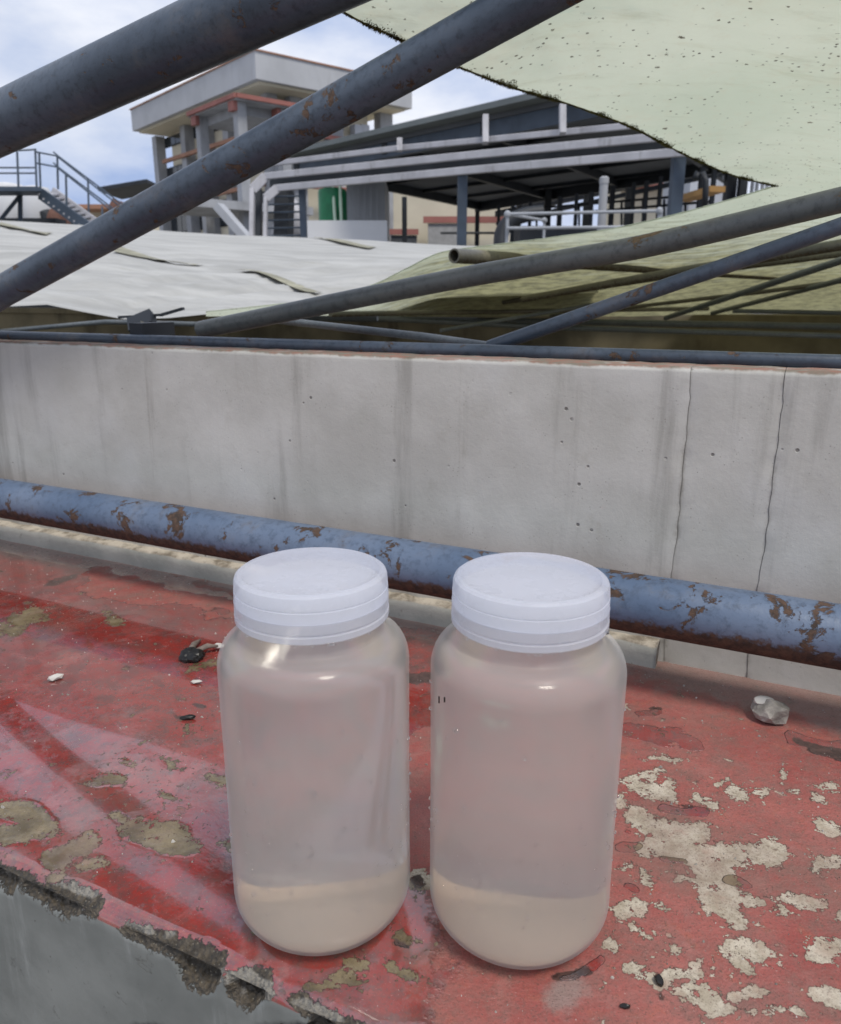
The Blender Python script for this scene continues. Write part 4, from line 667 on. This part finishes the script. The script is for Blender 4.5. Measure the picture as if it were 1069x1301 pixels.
# right-hand far plant
fb = block('red_roof_house', 790, 880, 232, 46, 6, G['cream'], 'distant house with red eave seen under the shed roof'); a, b = P(780, 236, 45.5), P(905, 226, 45.5); MB().beam(a, b, 1.2, .45).build('roof', G['red'], fb)
block('grey_tower', 880, 935, 205, 33, 4, G['pale'], 'pale grey panel tower beyond the blue rack post')
k = MB(); k.beam(P(868, 253, 15), P(912, 240, 13.8), .3, .1); top(k.build('orange_beam', G['orange']), 'weathered orange beam behind the blue grey rack post', 'beam')
top(MB().tube([P(896, 262, 13), P(897, 230, 13), P(893, 220, 13), P(886, 220, 13), P(883, 228, 13)], .05, 12).build('gooseneck_pipe', G['dark'], None, True), 'small dark gooseneck pipe next to the rack post', 'pipe')
for x, y, d, wd in ((634, 262, 26, .1), (652, 262, 24, .12), (674, 256, 25, .1), (712, 250, 24, .14), (733, 246, 23, .1), (752, 244, 22, .12), (779, 236, 24, .14), (806, 232, 23, .1), (822, 230, 23, .12), (840, 224, 22, .1), (893, 212, 20, .12), (909, 207, 19, .1)):
    q = P(x, y, d); MB().box(q * [1, 1, 0] + [-wd / 2, -wd / 2, GZ], (wd, 0, 0), (0, wd, 0), (0, 0, q[2] - GZ)).build('stanchion', G['dark'], sh)
rl = thing('far_railing', 'row of dark railing bars seen under the shed eave', 'railing', P(780, 300, 24) * [1, 1, 0] + [0, 0, GZ])
for y in (252, 262): MB().tube([P(640, y + 16, 30), P(905, y - 6, 24)], .04, 8).build('rail', G['dark'], rl)
for i in range(10): x = 655 + i * 27; MB().tube([P(x, 250 + (905 - x) * .06, 30 - (x - 640) * .0226), P(x, 330, 30 - (x - 640) * .0226)], .04, 8).build('baluster', G['dark'], rl)
pg = thing('white_posts', 'short row of white slatted posts at the tip of the green sheet', 'fence', P(970, 250, 20) * [1, 1, 0] + [0, 0, GZ])
for x in (958, 964, 971, 977, 984): q = P(x, 218, 20); MB().box(q * [1, 1, 0] + [-.035, -.035, GZ], (.07, 0, 0), (0, .07, 0), (0, 0, q[2] - GZ)).build('post', G['galv'], pg)
# ================================================================== stair platform on the left
sp = thing('stair_platform', 'blue grey steel access platform with handrails and stair flight', 'stair', P(30, 290, 14) * [1, 1, 0] + [0, 0, GZ]); dz = 14.
MB().beam(P(-120, 243, 13), P(50, 243, 14), .8, .07).build('deck', G['steel'], sp)
for y in (195, 213, 220, 238): MB().tube([P(-120, y + (4 if y < 200 else 0), 13), P(45, y - (5 if y < 200 else 0), 14)], .015, 8).build('rail', G['steel'], sp)
for x, y0, d in ((-60, 196, 13.4), (22, 193, 13.85), (45, 189, 14), (50, 195, 14.3)): MB().beam(P(x, y0, d), P(x + 2, 244, d), .03, .03).build('rail_post', G['steel'], sp)
ta, tb2 = P(52, 246, 14), P(130, 302, 14); MB().beam(ta, tb2, .05, .2).build('stringer', G['steel'], sp); tc_, td = P(66, 244, 14.8), P(146, 302, 14.8); MB().beam(tc_, td, .05, .2).build('stringer', G['duct'], sp)
for i in range(12): t = (i + .5) / 12; a = ta * (1 - t) + tb2 * t; b = tc_ * (1 - t) + td * t; MB().beam(a, b, .2, .03).build('tread', G['duct'], sp)
for y, dd in ((0, 14), (14, 14), (0, 14.8), (14, 14.8)): o_ = 0 if dd == 14 else 22; MB().tube([P(46 + o_, 193 + y, dd), P(72 + o_, 198 + y, dd) if o_ == 0 else P(74, 198 + y, dd), P(165 + o_ * .3, 272 + y, dd)], .015, 8).build('handrail', G['steel'], sp)
for x, y, d in ((73, 198, 14), (84, 222, 14), (112, 228, 14.8), (130, 262, 14), (150, 268, 14.8)): MB().beam(P(x, y, d), P(x + 1, y + 42, d), .03, .03).build('rail_post', G['steel'], sp)
for x in (-40, 26): MB().beam(P(x, 246, 14.2), P(x, 330, 14.2), .06, .06).build('leg', G['steel'], sp)
MB().beam(P(2, 278, 14.2), P(26, 248, 14.2), .06, .06).build('brace', G['steel'], sp)
for x, y, r_, lab in ((12, 266, .33, 'round pale drum end under the platform deck edge'), (47, 270, .30, 'round pale drum standing under the platform stair head')): 
    q = P(x, y, 15.5); k = MB(); pr2 = [(r_ * .2, -.5), (r_ * .9, -.46), (r_, -.4), (r_, .4), (r_ * .9, .46), (r_ * .2, .5)]; k.lathe(pr2, q, 24); o = autosmooth(k.build('pale_drum', G['white'])); top(o, lab, 'drum'); 
q = P(-60, 284, 15); top(MB().box(q * [1, 1, 0] + [0, 0, GZ], (2.0, 0, 0), (0, 1.5, 0), (0, 0, q[2] - GZ + .1)).build('dark_plinth', G['dark']), 'dark plinth under the pale drums and platform', 'plinth')
for i, (x, y) in enumerate(((60, 272), (72, 278))): p = P(x, y, 15.5); lump('scrap_heap', p + [0, 0, -.15], (.25, .3, .35), G['dark'] if i == 0 else G['brown'], ['black scrap bundle heaped under the stair head', 'brown scrap bundle heaped under the stair'][i], 'scrap', 30 + i)
k = MB(); k.beam(P(140, 246, 28), P(200, 236, 28), 2.5, .12); top(k.build('lean_to_roof', G['dark']), 'thin dark lean-to roof beside the office block', 'roof')
for i, (x, y) in enumerate(((152, 256), (168, 262), (182, 258), (150, 275))): p = P(x, y, 26); lump('scrap_heap', p + [0, 0, -.4], (.45, .4, .55), G['brown'], ['rust brown scrap heap under the outer end of the lean-to roof', 'rust brown scrap heap under the middle of the lean-to roof', 'rust brown scrap heap against the office block column', 'low rust brown scrap heap beside the stair foot'][i], 'scrap', 40 + i)['group'] = 'scrap heaps under the lean-to'
block('far_shed', 90, 205, 268, 60, 8, G['cream'], 'distant pale shed with brown roof behind the stairs'); k = MB(); k.beam(P(95, 265, 59), P(165, 265, 59), 3, .3); top(k.build('far_roof', G['brick']), 'low brown roof strip of the distant shed', 'roof')
for o in scn.objects:
    if '_w' in o: del o['_w']
